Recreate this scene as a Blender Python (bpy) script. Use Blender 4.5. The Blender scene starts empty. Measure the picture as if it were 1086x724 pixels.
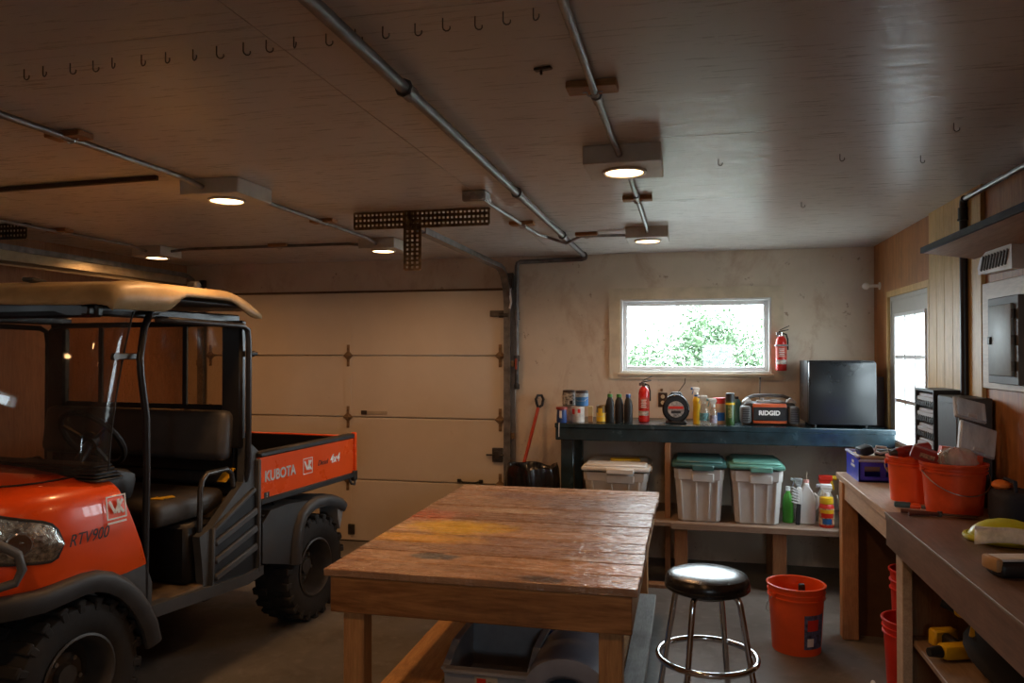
import bpy, bmesh, math, random
from mathutils import Vector, Matrix, Euler
random.seed(7)
PI = math.pi
def R(d): return math.radians(d)
scene = bpy.context.scene
COL = scene.collection

# ------------------------------------------------------------------ camera, world, exposure
cam_d = bpy.data.cameras.new('camera'); cam = bpy.data.objects.new('camera', cam_d); COL.objects.link(cam)
cam.location = (0, 0, 1.65)
cam.rotation_euler = (R(90) + math.atan(11/814), 0, R(12.9))
cam_d.sensor_width = 36; cam_d.lens = 814/1086*36; cam_d.clip_start = 0.02
scene.camera = cam
vs = scene.view_settings
vs.view_transform = 'Standard'; vs.look = 'None'; vs.gamma = 1; vs.use_curve_mapping = False
vs.exposure = -0.15
W = bpy.data.worlds.new('sky'); scene.world = W; W.use_nodes = True
bg = W.node_tree.nodes['Background']
bg.inputs['Color'].default_value = (0.82, 0.915, 1.0, 1); bg.inputs['Strength'].default_value = 22.0
LAMP_W = 6.5
LAMP_COL = (1.0, 0.50, 0.20)
def portal(name, loc, rot, sx, sy):
    l = bpy.data.lights.new(name, 'AREA'); l.shape = 'RECTANGLE'; l.size = sx; l.size_y = sy
    l.cycles.is_portal = True
    o = bpy.data.objects.new(name, l); COL.objects.link(o); o.location = loc; o.rotation_euler = rot
portal('window_portal', (0.05, 6.40, 1.78), (R(-90), 0, 0), 1.2, 0.62)
portal('door_portal', (1.46, 5.28, 1.47), (0, R(90), 0), 0.9, 0.8)
portal('side_portal', (-4.67, 1.58, 1.82), (0, R(-90), 0), 0.16, 0.32)
portal('rear_portal', (0.55, -2.35, 1.575), (R(90), 0, 0), 0.6, 0.45)

# ------------------------------------------------------------------ materials
MATS = {}
class NT:
    def __init__(s, name):
        s.m = bpy.data.materials.new(name); s.m.use_nodes = True
        s.t = s.m.node_tree; s.b = s.t.nodes['Principled BSDF']; s.o = s.t.nodes['Material Output']
    def n(s, typ, **kw):
        x = s.t.nodes.new(typ)
        for k, v in kw.items():
            if k.startswith('i_'):
                x.inputs[k[2:].replace('_', ' ')].default_value = v
            else: setattr(x, k, v)
        return x
    def l(s, a, b): s.t.links.new(a, b)
    def coord(s, scale=(1, 1, 1), loc=(0, 0, 0)):
        tc = s.n('ShaderNodeTexCoord'); mp = s.n('ShaderNodeMapping')
        mp.inputs['Scale'].default_value = scale; mp.inputs['Location'].default_value = loc
        s.l(tc.outputs['Object'], mp.inputs['Vector']); return mp.outputs['Vector']
    def noise(s, vec, scale, detail=4, rough=0.55, dist=0):
        x = s.n('ShaderNodeTexNoise'); x.inputs['Scale'].default_value = scale; x.inputs['Detail'].default_value = detail
        x.inputs['Roughness'].default_value = rough; x.inputs['Distortion'].default_value = dist
        s.l(vec, x.inputs['Vector']); return x.outputs['Fac']
    def ramp(s, fac, stops):
        x = s.n('ShaderNodeValToRGB'); e = x.color_ramp.elements
        while len(e) < len(stops): e.new(0.5)
        for k, (p, c) in enumerate(stops):
            e[k].position = p; e[k].color = (c[0], c[1], c[2], 1) if hasattr(c, '__len__') else (c, c, c, 1)
        s.l(fac, x.inputs['Fac']); return x.outputs['Color']
    def mix(s, fac, a, b, mode='MIX'):
        x = s.n('ShaderNodeMix', data_type='RGBA', blend_type=mode)
        for sock, v in ((x.inputs[0], fac), (x.inputs[6], a), (x.inputs[7], b)):
            if isinstance(v, bpy.types.NodeSocket): s.l(v, sock)
            elif hasattr(v, '__len__'): sock.default_value = (v[0], v[1], v[2], 1)
            else: sock.default_value = v
        return x.outputs[2]
    def math(s, op, a, b=0, clamp=False):
        x = s.n('ShaderNodeMath', operation=op, use_clamp=clamp)
        for sock, v in ((x.inputs[0], a), (x.inputs[1], b)):
            if isinstance(v, bpy.types.NodeSocket): s.l(v, sock)
            else: sock.default_value = v
        return x.outputs[0]
    def bump(s, h, strength=0.3, dist=0.01):
        x = s.n('ShaderNodeBump'); x.inputs['Strength'].default_value = strength; x.inputs['Distance'].default_value = dist
        s.l(h, x.inputs['Height']); s.l(x.outputs['Normal'], s.b.inputs['Normal'])
    def blob(s, c, rad, soft=0.3, nscale=9, amp=0.5):
        """mask of an irregular round stain or painted sheen centred at c (object space)"""
        tc = s.n('ShaderNodeTexCoord'); mp = s.n('ShaderNodeMapping')
        mp.inputs['Location'].default_value = tuple(-c[i]/rad[i] for i in range(3))
        mp.inputs['Scale'].default_value = tuple(1/r for r in rad)
        s.l(tc.outputs['Object'], mp.inputs['Vector'])
        ln = s.n('ShaderNodeVectorMath', operation='LENGTH'); s.l(mp.outputs['Vector'], ln.inputs[0])
        nz = s.noise(tc.outputs['Object'], nscale, 5)
        d = s.math('ADD', ln.outputs['Value'], s.math('MULTIPLY', s.math('SUBTRACT', nz, 0.5), amp*4))
        x = s.n('ShaderNodeMapRange'); x.interpolation_type = 'SMOOTHSTEP'
        x.inputs['From Min'].default_value = 1 + soft; x.inputs['From Max'].default_value = 1 - soft
        s.l(d, x.inputs['Value']); return x.outputs['Result']
def plain(name, col, rough=0.5, metal=0.0, var=0.12, scale=12, bump=0.0, spec=0.5, coat=0, dirt=0, dirtcol=(0.10, 0.07, 0.045)):
    if name in MATS: return MATS[name]
    g = NT(name); v = g.coord()
    n1 = g.noise(v, scale, 5)
    lo = [max(0, c*(1-var*1.6)) for c in col]; hi = [min(1, c*(1+var)) for c in col]
    c = g.ramp(n1, [(0.3, lo), (0.7, hi)])
    if dirt:
        n2 = g.noise(v, scale*0.35, 6, 0.7)
        c = g.mix(g.ramp(n2, [(0.45, 0), (0.72, dirt)]), c, dirtcol)
    g.l(c, g.b.inputs['Base Color'])
    rr = g.ramp(n1, [(0.25, max(0, rough-0.06)), (0.75, min(1, rough+0.06))]); g.l(rr, g.b.inputs['Roughness'])
    g.b.inputs['Metallic'].default_value = metal; g.b.inputs['Specular IOR Level'].default_value = spec
    g.b.inputs['Coat Weight'].default_value = coat
    if bump: g.bump(g.noise(v, scale*4, 4), bump, 0.004)
    MATS[name] = g.m; return g.m
def wood(name, c1, c2, axis=0, rough=0.55, scale=6, stains=0.0, staincol=(0.05, 0.035, 0.025), spec=0.4, lo=.32, hi=.66):
    if name in MATS: return MATS[name]
    g = NT(name)
    sc = [9, 9, 9]; sc[axis] = 0.9
    v = g.coord(tuple(sc))
    n1 = g.noise(v, scale*0.35, 6, 0.6, 1.2); n2 = g.noise(v, scale*3, 3, 0.6)
    c = g.ramp(n1, [(lo, c1), ((lo+hi)/2, [(a+b)/2 for a, b in zip(c1, c2)]), (hi, c2)])
    c = g.mix(0.35, c, g.ramp(n2, [(0.3, [x*0.55 for x in c1]), (0.7, c2)]))
    if stains:
        v2 = g.coord(); n3 = g.noise(v2, 3.0, 6, 0.65)
        c = g.mix(g.ramp(n3, [(0.5, 0), (0.72, stains)]), c, staincol)
    g.l(c, g.b.inputs['Base Color']); g.b.inputs['Roughness'].default_value = rough; g.b.inputs['Specular IOR Level'].default_value = spec
    g.bump(n2, 0.25, 0.002)
    MATS[name] = g.m; return g.m
def emit(name, col, strength):
    if name in MATS: return MATS[name]
    g = NT(name); e = g.n('ShaderNodeEmission'); e.inputs['Color'].default_value = (*col, 1); e.inputs['Strength'].default_value = strength
    g.l(e.outputs[0], g.o.inputs['Surface']); MATS[name] = g.m; return g.m
def pane(name, tint=(1, 1, 1), refl=0.06, haze=0.0, hazecol=(0.7, 0.7, 0.7), rough=0.02, scratch=0, ior=1.3):
    if name in MATS: return MATS[name]
    g = NT(name); tr = g.n('ShaderNodeBsdfTransparent'); tr.inputs['Color'].default_value = (*tint, 1)
    gl = g.n('ShaderNodeBsdfGlossy'); gl.inputs['Roughness'].default_value = rough
    lw = g.n('ShaderNodeLayerWeight'); lw.inputs['Blend'].default_value = 0.5
    fr = g.math('MULTIPLY', g.math('POWER', lw.outputs['Facing'], 5.0), 0.8)
    m = g.n('ShaderNodeMixShader'); g.l(g.math('ADD', fr, refl*0.6, True), m.inputs[0]); g.l(tr.outputs[0], m.inputs[1]); g.l(gl.outputs[0], m.inputs[2])
    out = m.outputs[0]
    if haze:
        df = g.n('ShaderNodeBsdfDiffuse'); df.inputs['Color'].default_value = (*hazecol, 1)
        m2 = g.n('ShaderNodeMixShader')
        n = g.noise(g.coord((3, 3, 1)), 3, 6, 0.7)
        f = g.ramp(n, [(0.3, haze*0.5), (0.7, haze*1.3)])
        if scratch:
            w = g.noise(g.coord((9, 9, 2.2)), 5, 3, 0.6, 2.5)
            f = g.mix(1.0, f, g.ramp(w, [(0.49, 0), (0.50, scratch), (0.51, 0)]), 'ADD')
        g.l(f, m2.inputs[0]); g.l(out, m2.inputs[1]); g.l(df.outputs[0], m2.inputs[2]); out = m2.outputs[0]
    g.l(out, g.o.inputs['Surface']); MATS[name] = g.m; return g.m

# palette
white_paint = plain('white_paint', (0.62, 0.60, 0.55), 0.45, var=0.08)
black_metal = plain('black_metal', (0.018, 0.018, 0.02), 0.35, spec=0.5)
black_plastic = plain('black_plastic', (0.014, 0.014, 0.015), 0.5)
dark_plastic = plain('dark_plastic', (0.036, 0.037, 0.040), 0.55, dirt=0.5, dirtcol=(0.06, 0.045, 0.03))
grey_plastic = plain('grey_plastic', (0.065, 0.068, 0.072), 0.55, dirt=0.5, dirtcol=(0.06, 0.045, 0.03))
rubber = plain('rubber', (0.02, 0.019, 0.019), 0.85, dirt=0.6, dirtcol=(0.05, 0.043, 0.036))
galv = plain('galvanised', (0.42, 0.43, 0.44), 0.36, 0.9, var=0.2, scale=30)
rust = plain('rusty_steel', (0.30, 0.20, 0.11), 0.55, 0.5, var=0.35, scale=25, dirt=0.6)
dark_steel = plain('dark_steel', (0.10, 0.095, 0.09), 0.4, 0.8, var=0.25, scale=20)
chrome = plain('chrome', (0.72, 0.72, 0.74), 0.10, 1.0, var=0.04)
orange_paint = plain('orange_paint', (0.86, 0.085, 0.008), 0.3, var=0.03, coat=0.35, scale=4)
orange_plastic = plain('orange_plastic', (0.86, 0.10, 0.015), 0.4, var=0.05)
red_plastic = plain('red_plastic', (0.62, 0.03, 0.015), 0.35, var=0.06)
red_paint = plain('red_paint', (0.60, 0.02, 0.015), 0.28, var=0.05)
yellow_plastic = plain('yellow_plastic', (0.80, 0.50, 0.02), 0.4, var=0.08)
lime_plastic = plain('lime_plastic', (0.50, 0.55, 0.03), 0.35, var=0.08)
blue_plastic = plain('blue_plastic', (0.03, 0.03, 0.62), 0.35, var=0.1)
white_plastic = plain('white_plastic', (0.72, 0.72, 0.70), 0.4, var=0.04)
tote_grey = plain('tote_plastic', (0.55, 0.53, 0.51), 0.42, var=0.05)
teal_plastic = plain('teal_plastic', (0.12, 0.32, 0.27), 0.4, var=0.08)
green_plastic = plain('green_plastic', (0.06, 0.30, 0.03), 0.35, var=0.1)
navy_plastic = plain('navy_plastic', (0.02, 0.06, 0.22), 0.4, var=0.1)
cobalt = plain('cobalt_label', (0.02, 0.12, 0.38), 0.4, var=0.15, scale=40)
teal_paint = plain('teal_paint', (0.013, 0.034, 0.046), 0.24, var=0.35, scale=10, dirt=0.3, dirtcol=(0.05, 0.045, 0.04))
black_gloss = plain('black_gloss', (0.014, 0.015, 0.017), 0.22)
vinyl = plain('vinyl', (0.013, 0.012, 0.013), 0.24, bump=0.08, scale=30)
brass = plain('brass_fitting', (0.45, 0.32, 0.12), 0.35, 0.9)
ink_white = plain('white_lettering', (0.80, 0.80, 0.78), 0.5, var=0.03)
ink_silver = plain('silver_lettering', (0.50, 0.50, 0.50), 0.4, var=0.05)
ink_black = plain('black_lettering', (0.012, 0.012, 0.014), 0.5)
ink_yellow = plain('yellow_marking', (0.75, 0.42, 0.02), 0.5)
ply_orange = wood('orange_plywood', (0.32, 0.11, 0.03), (0.54, 0.24, 0.075), 2, 0.5, 5, 0.35)
ply_left = wood('dark_plywood', (0.28, 0.12, 0.05), (0.42, 0.20, 0.09), 2, 0.55, 5, 0.4)
pine = wood('pale_pine', (0.60, 0.38, 0.13), (0.76, 0.53, 0.23), 2, 0.5, 5, 0.45, (0.28, 0.13, 0.05))
lumber = wood('lumber', (0.42, 0.19, 0.07), (0.60, 0.32, 0.13), 2, 0.55, 6, 0.35)
lumber_x = wood('lumber_across', (0.40, 0.19, 0.07), (0.60, 0.33, 0.14), 0, 0.5, 6, 0.5)
lumber_y = wood('lumber_lengthwise', (0.40, 0.22, 0.10), (0.56, 0.36, 0.19), 1, 0.55, 6, 0.45)
osb = wood('sheathing_board', (0.58, 0.26, 0.07), (0.80, 0.45, 0.16), 1, 0.55, 14, 0.35)
grey_wood = wood('weathered_wood', (0.26, 0.25, 0.24), (0.42, 0.41, 0.39), 1, 0.6, 6, 0.4)
bench_wood = wood('bench_top_wood', (0.22, 0.14, 0.10), (0.34, 0.24, 0.17), 1, 0.38, 5, 0.6)
pale_bench = wood('pale_bench_wood', (0.46, 0.32, 0.22), (0.60, 0.45, 0.32), 1, 0.5, 5, 0.4)
brown_post = wood('brown_post_wood', (0.24, 0.11, 0.05), (0.36, 0.19, 0.09), 2, 0.6, 6, 0.4)
block_wood = wood('block_wood', (0.30, 0.14, 0.05), (0.46, 0.24, 0.10), 0, 0.6, 8, 0.3)
glass = pane('window_glass', (0.97, 1, 0.99), 0.05)
wind_glass = pane('windshield_plastic', (0.42, 0.40, 0.39), 0.06, 0.06, (0.30, 0.28, 0.27), 0.04, 0, 1.4)
vinyl_glass = pane('clear_vinyl', (0.66, 0.50, 0.34), 0.05, 0.22, (0.55, 0.36, 0.18), 0.12, 0.5)
clear_plastic = pane('clear_plastic', (0.93, 0.95, 0.97), 0.14, 0.50, (0.82, 0.87, 0.93), 0.15)
lens_glass = pane('lamp_lens', (0.95, 0.95, 0.95), 0.10, 0.03)
lamp_glow = emit('lamp_glow', (1.0, 0.62, 0.30), 14.0)

# ------------------------------------------------------------------ geometry helpers
class MB:
    def __init__(s): s.bm = bmesh.new()
    def box(s, c, d, rot=None, bev=0.0, seg=1):
        M = Matrix.Translation(c)
        if rot: M = M @ Euler(rot).to_matrix().to_4x4()
        M = M @ Matrix.Diagonal((d[0], d[1], d[2], 1))
        r = bmesh.ops.create_cube(s.bm, size=1, matrix=M)
        if bev:
            es = list({e for v in r['verts'] for e in v.link_edges})
            bmesh.ops.bevel(s.bm, geom=es, offset=min(bev, 0.49*min(d)), segments=seg, affect='EDGES', profile=0.5)
        return s
    def span(s, a, b, bev=0.0, seg=1):
        return s.box([(a[i]+b[i])/2 for i in range(3)], [abs(b[i]-a[i]) for i in range(3)], None, bev, seg)
    def bar(s, p, q, w, h, bev=0.0, up=(0, 0, 1)):
        p = Vector(p); q = Vector(q); d = q-p; L = d.length; d.normalize(); u = Vector(up)
        if abs(d.dot(u)) > 0.98: u = Vector((0, 1, 0))
        sd = d.cross(u).normalized(); u = sd.cross(d).normalized()
        M = Matrix.Translation((p+q)/2) @ Matrix((sd, d, u)).transposed().to_4x4() @ Matrix.Diagonal((w, L, h, 1))
        r = bmesh.ops.create_cube(s.bm, size=1, matrix=M)
        if bev:
            es = list({e for v in r['verts'] for e in v.link_edges})
            bmesh.ops.bevel(s.bm, geom=es, offset=bev, segments=1, affect='EDGES', profile=0.5)
        return s
    def _frames(s, pts, closed):
        P = [Vector(p) for p in pts]; n = len(P); T = []
        for i in range(n):
            a = P[(i-1) % n] if (closed or i > 0) else P[i]; b = P[(i+1) % n] if (closed or i < n-1) else P[i]
            t = (b-a); T.append(t.normalized() if t.length > 1e-9 else Vector((0, 0, 1)))
        u = Vector((0, 0, 1)) if abs(T[0].z) < 0.9 else Vector((1, 0, 0))
        fr = []
        for i in range(n):
            sd = T[i].cross(u)
            if sd.length < 1e-6: sd = T[i].cross(Vector((1, 0, 0)))
            sd.normalize(); u = sd.cross(T[i]).normalized(); fr.append((P[i], sd, u))
        return fr
    def sweep(s, pts, prof, closed=False, cap=True, scl=None):
        rings = []
        for k, (p, sd, u) in enumerate(s._frames(pts, closed)):
            q = scl[k] if scl else 1
            rings.append([s.bm.verts.new(p + sd*a*q + u*b*q) for a, b in prof])
        n = len(prof); m = len(rings)
        for i in range(m if closed else m-1):
            A = rings[i]; B = rings[(i+1) % m]
            for j in range(n):
                s.bm.faces.new((A[j], A[(j+1) % n], B[(j+1) % n], B[j]))
        if cap and not closed:
            s.bm.faces.new(rings[0][::-1]); s.bm.faces.new(rings[-1])
        return s
    def tube(s, pts, r, seg=10, closed=False, scl=None):
        return s.sweep(pts, [(r*math.cos(2*PI*k/seg), r*math.sin(2*PI*k/seg)) for k in range(seg)], closed, True, scl)
    def cyl(s, a, b, r, r2=None, seg=16):
        return s.tube([a, b], r, seg, scl=[1, (r2/r if r2 is not None else 1)])
    def lathe(s, prof, seg=24, M=None, cap=True, closed=False):
        M = M or Matrix.Identity(4); rings = []
        for r, z in prof:
            rings.append([s.bm.verts.new(M @ Vector((max(r, 1e-4)*math.cos(2*PI*k/seg), max(r, 1e-4)*math.sin(2*PI*k/seg), z))) for k in range(seg)])
        m = len(rings)
        for i in range(m if closed else m-1):
            A = rings[i]; B = rings[(i+1) % m]
            for j in range(seg):
                s.bm.faces.new((A[j], A[(j+1) % seg], B[(j+1) % seg], B[j]))
        if cap and not closed:
            s.bm.faces.new(rings[0][::-1]); s.bm.faces.new(rings[-1])
        return s
    def prism(s, poly, a, b, axis=0):
        """extrude polygon; axis 0: poly=(y,z) along x; 1: (x,z) along y; 2: (x,y) along z"""
        def mk(p, t): return {0: (t, p[0], p[1]), 1: (p[0], t, p[1]), 2: (p[0], p[1], t)}[axis]
        A = [s.bm.verts.new(mk(p, a)) for p in poly]; B = [s.bm.verts.new(mk(p, b)) for p in poly]; n = len(poly)
        s.bm.faces.new(A[::-1]); s.bm.faces.new(B)
        for j in range(n): s.bm.faces.new((A[j], A[(j+1) % n], B[(j+1) % n], B[j]))
        return s
    def grid(s, rows, closed=False):
        V = [[s.bm.verts.new(p) for p in r] for r in rows]
        for i in range(len(V)-1):
            m = len(V[i])
            for j in range(m if closed else m-1):
                s.bm.faces.new((V[i][j], V[i][(j+1) % m], V[i+1][(j+1) % m], V[i+1][j]))
        return s
    def ball(s, c, r, seg=16, scale=(1, 1, 1), rot=None):
        M = Matrix.Translation(c)
        if rot: M = M @ Euler(rot).to_matrix().to_4x4()
        bmesh.ops.create_uvsphere(s.bm, u_segments=seg, v_segments=max(6, seg//2), radius=r, matrix=M @ Matrix.Diagonal((*scale, 1)))
        return s
    def plate(s, c, d, nx, nz, hole, axis=1):
        """perforated strip: nx*nz square holes"""
        w, h, t = d; cw = w/nx; ch = h/nz
        for i in range(nx+1): s.box((c[0]-w/2+i*cw, c[1], c[2]), (cw-hole, t, h))
        for j in range(nz+1): s.box((c[0], c[1], c[2]-h/2+j*ch), (w, t, ch-hole))
        return s
    def build(s, name, mat, parent=None, loc=(0, 0, 0), rot=(0, 0, 0), ang=38, solid=0, sub=0):
        bmesh.ops.recalc_face_normals(s.bm, faces=s.bm.faces)
        me = bpy.data.meshes.new(name); s.bm.to_mesh(me); s.bm.free()
        me.polygons.foreach_set('use_smooth', [True]*len(me.polygons)); me.set_sharp_from_angle(angle=R(ang))
        me.materials.append(mat)
        o = bpy.data.objects.new(name, me); COL.objects.link(o); o.parent = parent; o.location = loc; o.rotation_euler = rot
        if solid:
            m = o.modifiers.new('thickness', 'SOLIDIFY'); m.thickness = solid; m.offset = 0
        if sub:
            m = o.modifiers.new('smooth', 'SUBSURF'); m.levels = sub; m.render_levels = sub
        return o
def thing(name, label, cat, loc=(0, 0, 0), rz=0.0, group=None, rot=None):
    o = bpy.data.objects.new(name, None); COL.objects.link(o); o.empty_display_size = 0.05
    o.location = loc; o.rotation_euler = rot or (0, 0, rz); return tag(o, label, cat, group)
def tag(o, label, cat, group=None):
    o['label'] = label; o['category'] = cat
    if group: o['group'] = group
    return o
def struct(o): o['kind'] = 'structure'; return o
def dup(root, loc=None, label=None, group=None, rot=None):
    def cp(o, par):
        c = o.copy(); COL.objects.link(c); c.parent = par
        for ch in list(o.children): cp(ch, c)
        return c
    r = cp(root, None)
    if loc is not None: r.location = loc
    if rot is not None: r.rotation_euler = rot
    if label: r['label'] = label
    if group: r['group'] = group
    return r
def text(body, size, mat, parent, loc, rot, name='lettering', shear=0.0, bold=0.0, ext=0.0008, align='LEFT', sx=1.0):
    c = bpy.data.curves.new('t', 'FONT'); c.body = body; c.size = size; c.extrude = ext; c.shear = shear; c.offset = bold
    c.align_x = align; c.align_y = 'CENTER'
    t = bpy.data.objects.new('t', c); COL.objects.link(t)
    dg = bpy.context.evaluated_depsgraph_get(); dg.update()
    me = bpy.data.meshes.new_from_object(t.evaluated_get(dg)); bpy.data.objects.remove(t); bpy.data.curves.remove(c)
    me.materials.clear(); me.materials.append(mat)
    o = bpy.data.objects.new(name, me); COL.objects.link(o); o.parent = parent; o.location = loc; o.rotation_euler = rot
    o.scale = (sx, 1, 1); return o
SIDE = (R(90), 0, R(90)); FRONT = (R(90), 0, 0)
def holed(mb, u0, u1, v0, v1, holes, mk):
    us = sorted({u0, u1, *[h[0] for h in holes], *[h[1] for h in holes]}); vv = sorted({v0, v1, *[h[2] for h in holes], *[h[3] for h in holes]})
    for i in range(len(us)-1):
        for j in range(len(vv)-1):
            cu = (us[i]+us[i+1])/2; cv = (vv[j]+vv[j+1])/2
            if any(h[0] < cu < h[1] and h[2] < cv < h[3] for h in holes): continue
            mk(mb, us[i], us[i+1], vv[j], vv[j+1])

# ================================================================== SETTING
XL, XR, YB, YF, H = -4.55, 1.38, 6.29, -2.2, 2.45
# floor
g = NT('concrete'); v = g.coord()
n1 = g.noise(v, 1.1, 7, 0.65); n2 = g.noise(v, 14, 5, 0.6); n3 = g.noise(v, 3.5, 6, 0.7, 0.6)
c = g.ramp(n1, [(0.3, (0.10, 0.097, 0.094)), (0.7, (0.22, 0.215, 0.21))])
c = g.mix(g.ramp(n3, [(0.5, 0), (0.75, 0.7)]), c, (0.075, 0.06, 0.05)); c = g.mix(g.ramp(n2, [(0.55, 0), (0.8, 0.35)]), c, (0.36, 0.35, 0.33))
g.l(c, g.b.inputs['Base Color']); g.l(g.ramp(n1, [(0.3, 0.38), (0.7, 0.62)]), g.b.inputs['Roughness']); g.bump(n2, 0.12, 0.004)
concrete = g.m
struct(MB().span((XL-0.15, YF-0.15, -0.12), (XR+0.15, YB+0.15, 0)).build('floor', concrete))
# ceiling: painted plywood sheets with open seams
g = NT('ceiling_paint'); v = g.coord()
n1 = g.noise(v, 1.3, 5, 0.6); n2 = g.noise(g.coord((1.2, 16, 1)), 5, 5, 0.65, 0.4); n3 = g.noise(v, 5, 6, 0.7)
c = g.ramp(n1, [(0.3, (0.52, 0.49, 0.455)), (0.7, (0.60, 0.575, 0.54))]); c = g.mix(g.ramp(n3, [(0.62, 0), (0.85, 0.35)]), c, (0.30, 0.22, 0.15))
g.l(c, g.b.inputs['Base Color']); g.l(g.ramp(n2, [(0.3, 0.22), (0.7, 0.42)]), g.b.inputs['Roughness']); g.b.inputs['Specular IOR Level'].default_value = 0.5
g.bump(n2, 0.06, 0.004)
mb = MB(); mb.span((XL-0.15, YF-0.15, H+0.012), (XR+0.15, YB+0.15, H+0.14))
xs = [XL-0.15, -3.45, -1.04, XR+0.15]; ys = [YF-0.15, -0.75, 0.47, 1.69, 2.91, 4.13, 5.35, YB+0.15]
for i in range(3):
    for j in range(7):
        mb.span((xs[i]+0.0015, ys[j]+0.0015, H), (xs[i+1]-0.0015, ys[j+1]-0.0015, H+0.0125))
struct(mb.build('ceiling', g.m))
# back wall: cream painted board, stained
g = NT('cream_wall'); v = g.coord()
n1 = g.noise(v, 1.6, 6, 0.6); n2 = g.noise(v, 7, 7, 0.75); n3 = g.noise(g.coord((1, 1, 0.6)), 3.2, 6, 0.7, 0.5)
c = g.ramp(n1, [(0.3, (0.60, 0.50, 0.385)), (0.7, (0.73, 0.63, 0.50))])
c = g.mix(g.ramp(n3, [(0.52, 0), (0.72, 0.65)]), c, (0.42, 0.26, 0.15)); c = g.mix(g.ramp(n2, [(0.61, 0), (0.67, 0.8)]), c, (0.24, 0.13, 0.07))
g.l(c, g.b.inputs['Base Color']); g.b.inputs['Roughness'].default_value = 0.55; g.bump(n2, 0.15, 0.004)
cream = g.m
mb = MB()
WX0, WX1, WZ0, WZ1 = -0.535, 0.635, 1.48, 2.075
holed(mb, XL-0.15, XR+0.15, 0, H, [(WX0, WX1, WZ0, WZ1)], lambda m, a, b, c, d: m.span((a, YB, c), (b, YB+0.14, d)))
mb2 = mb
for x in (-0.29, 0.93): mb.span((x-0.002, YB-0.003, 0), (x+0.002, YB, 1.3 if x < 0 else H)) if x > 0.7 else mb.span((x-0.002, YB-0.003, 2.18), (x+0.002, YB, H))
mb.span((-1.12, YB-0.003, 1.775), (-0.92, YB, 1.779))
struct(mb.build('wall_back', cream))
# left wall (plywood) with a small window
LW = (1.42, 1.74, 1.74, 1.90)
mb = MB(); holed(mb, YF-0.15, YB, 0, H, [LW], lambda m, a, b, c, d: m.span((XL-0.14, a, c), (XL, b, d)))
struct(mb.build('wall_left', ply_left))
# right wall (plywood) with door opening
DY0, DY1, DZ = 4.90, 5.82, 2.03
mb = MB(); holed(mb, YF-0.15, YB, 0, H, [(DY0, DY1, -1, DZ)], lambda m, a, b, c, d: m.span((XR, a, max(0, c)), (XR+0.06, b, d)) if d > 0 else None)
struct(mb.build('wall_right', ply_orange))
FW = (0.25, 0.85, 1.35, 1.80)
mb = MB(); holed(mb, XL, XR, 0, H, [FW], lambda m, a, b, c, d: m.span((a, YF-0.14, c), (b, YF, d)))
struct(mb.build('wall_front', cream))
# ground outside
gr = plain('gravel_ground', (0.30, 0.29, 0.27), 0.9, var=0.25, scale=3)
struct(MB().span((-30, -30, -0.3), (30, 45, -0.14)).build('ground', gr))

# back window
win_white = plain('window_vinyl', (0.74, 0.75, 0.75), 0.4, var=0.04)
trim_cream = plain('cream_trim', (0.66, 0.57, 0.42), 0.5, var=0.12, scale=6, dirt=0.3, dirtcol=(0.3, 0.2, 0.1))
w1 = bpy.data.objects.new('window_1', None); COL.objects.link(w1); w1.location = ((WX0+WX1)/2, YB, WZ0); struct(w1)
ww, wh = (WX1-WX0)/2, WZ1-WZ0
def ring(mb, hw, z0, z1, t, y0, y1, bev=0.003):
    mb.span((-hw, y0, z0), (-hw+t, y1, z1), bev); mb.span((hw-t, y0, z0), (hw, y1, z1), bev)
    mb.span((-hw+t, y0, z0), (hw-t, y1, z0+t), bev); mb.span((-hw+t, y0, z1-t), (hw-t, y1, z1), bev); return mb
ring(MB(), ww, 0, wh, 0.018, -0.012, 0.13).build('jamb', win_white, w1)
ring(MB(), ww-0.018, 0.018, wh-0.018, 0.034, 0.05, 0.10).build('sash', win_white, w1)
MB().span((-ww+0.05, 0.072, 0.05), (ww-0.05, 0.076, wh-0.05)).build('glass', glass, w1)
mb = MB(); mb.span((-ww-0.09, -0.02, -0.048), (-ww, 0, wh+0.09)); mb.span((ww, -0.02, -0.048), (ww+0.09, 0, wh+0.09))
mb.span((-ww, -0.02, wh), (ww, 0, wh+0.09)); mb.span((-ww, -0.02, -0.048), (ww, 0, -0.022)); mb.build('casing', trim_cream, w1)
MB().span((-ww-0.015, -0.045, -0.021), (ww+0.015, 0.0, 0.0), 0.003).build('sill', trim_cream, w1)
MB().box((-ww+0.28, 0.045, 0.024), (0.07, 0.02, 0.012), None, 0.003).box((ww-0.08, 0.045, 0.024), (0.07, 0.02, 0.012), None, 0.003).build('latch', white_plastic, w1)
# small window in left wall and unseen front-wall window added for foreground daylight
def simple_window(name, hw, h, loc, rz):
    w = bpy.data.objects.new(name, None); COL.objects.link(w); w.location = loc; w.rotation_euler = (0, 0, rz); struct(w)
    ring(MB(), hw, 0, h, 0.02, 0.0, 0.12).build('frame', win_white, w)
    MB().span((-hw+0.02, 0.06, 0.02), (hw-0.02, 0.064, h-0.02)).build('glass', glass, w)
simple_window('window_2', (LW[1]-LW[0])/2, LW[3]-LW[2], (XL, (LW[0]+LW[1])/2, LW[2]), R(90))
simple_window('added_window', (FW[1]-FW[0])/2, FW[3]-FW[2], ((FW[0]+FW[1])/2, YF, FW[2]), R(180))

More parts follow.
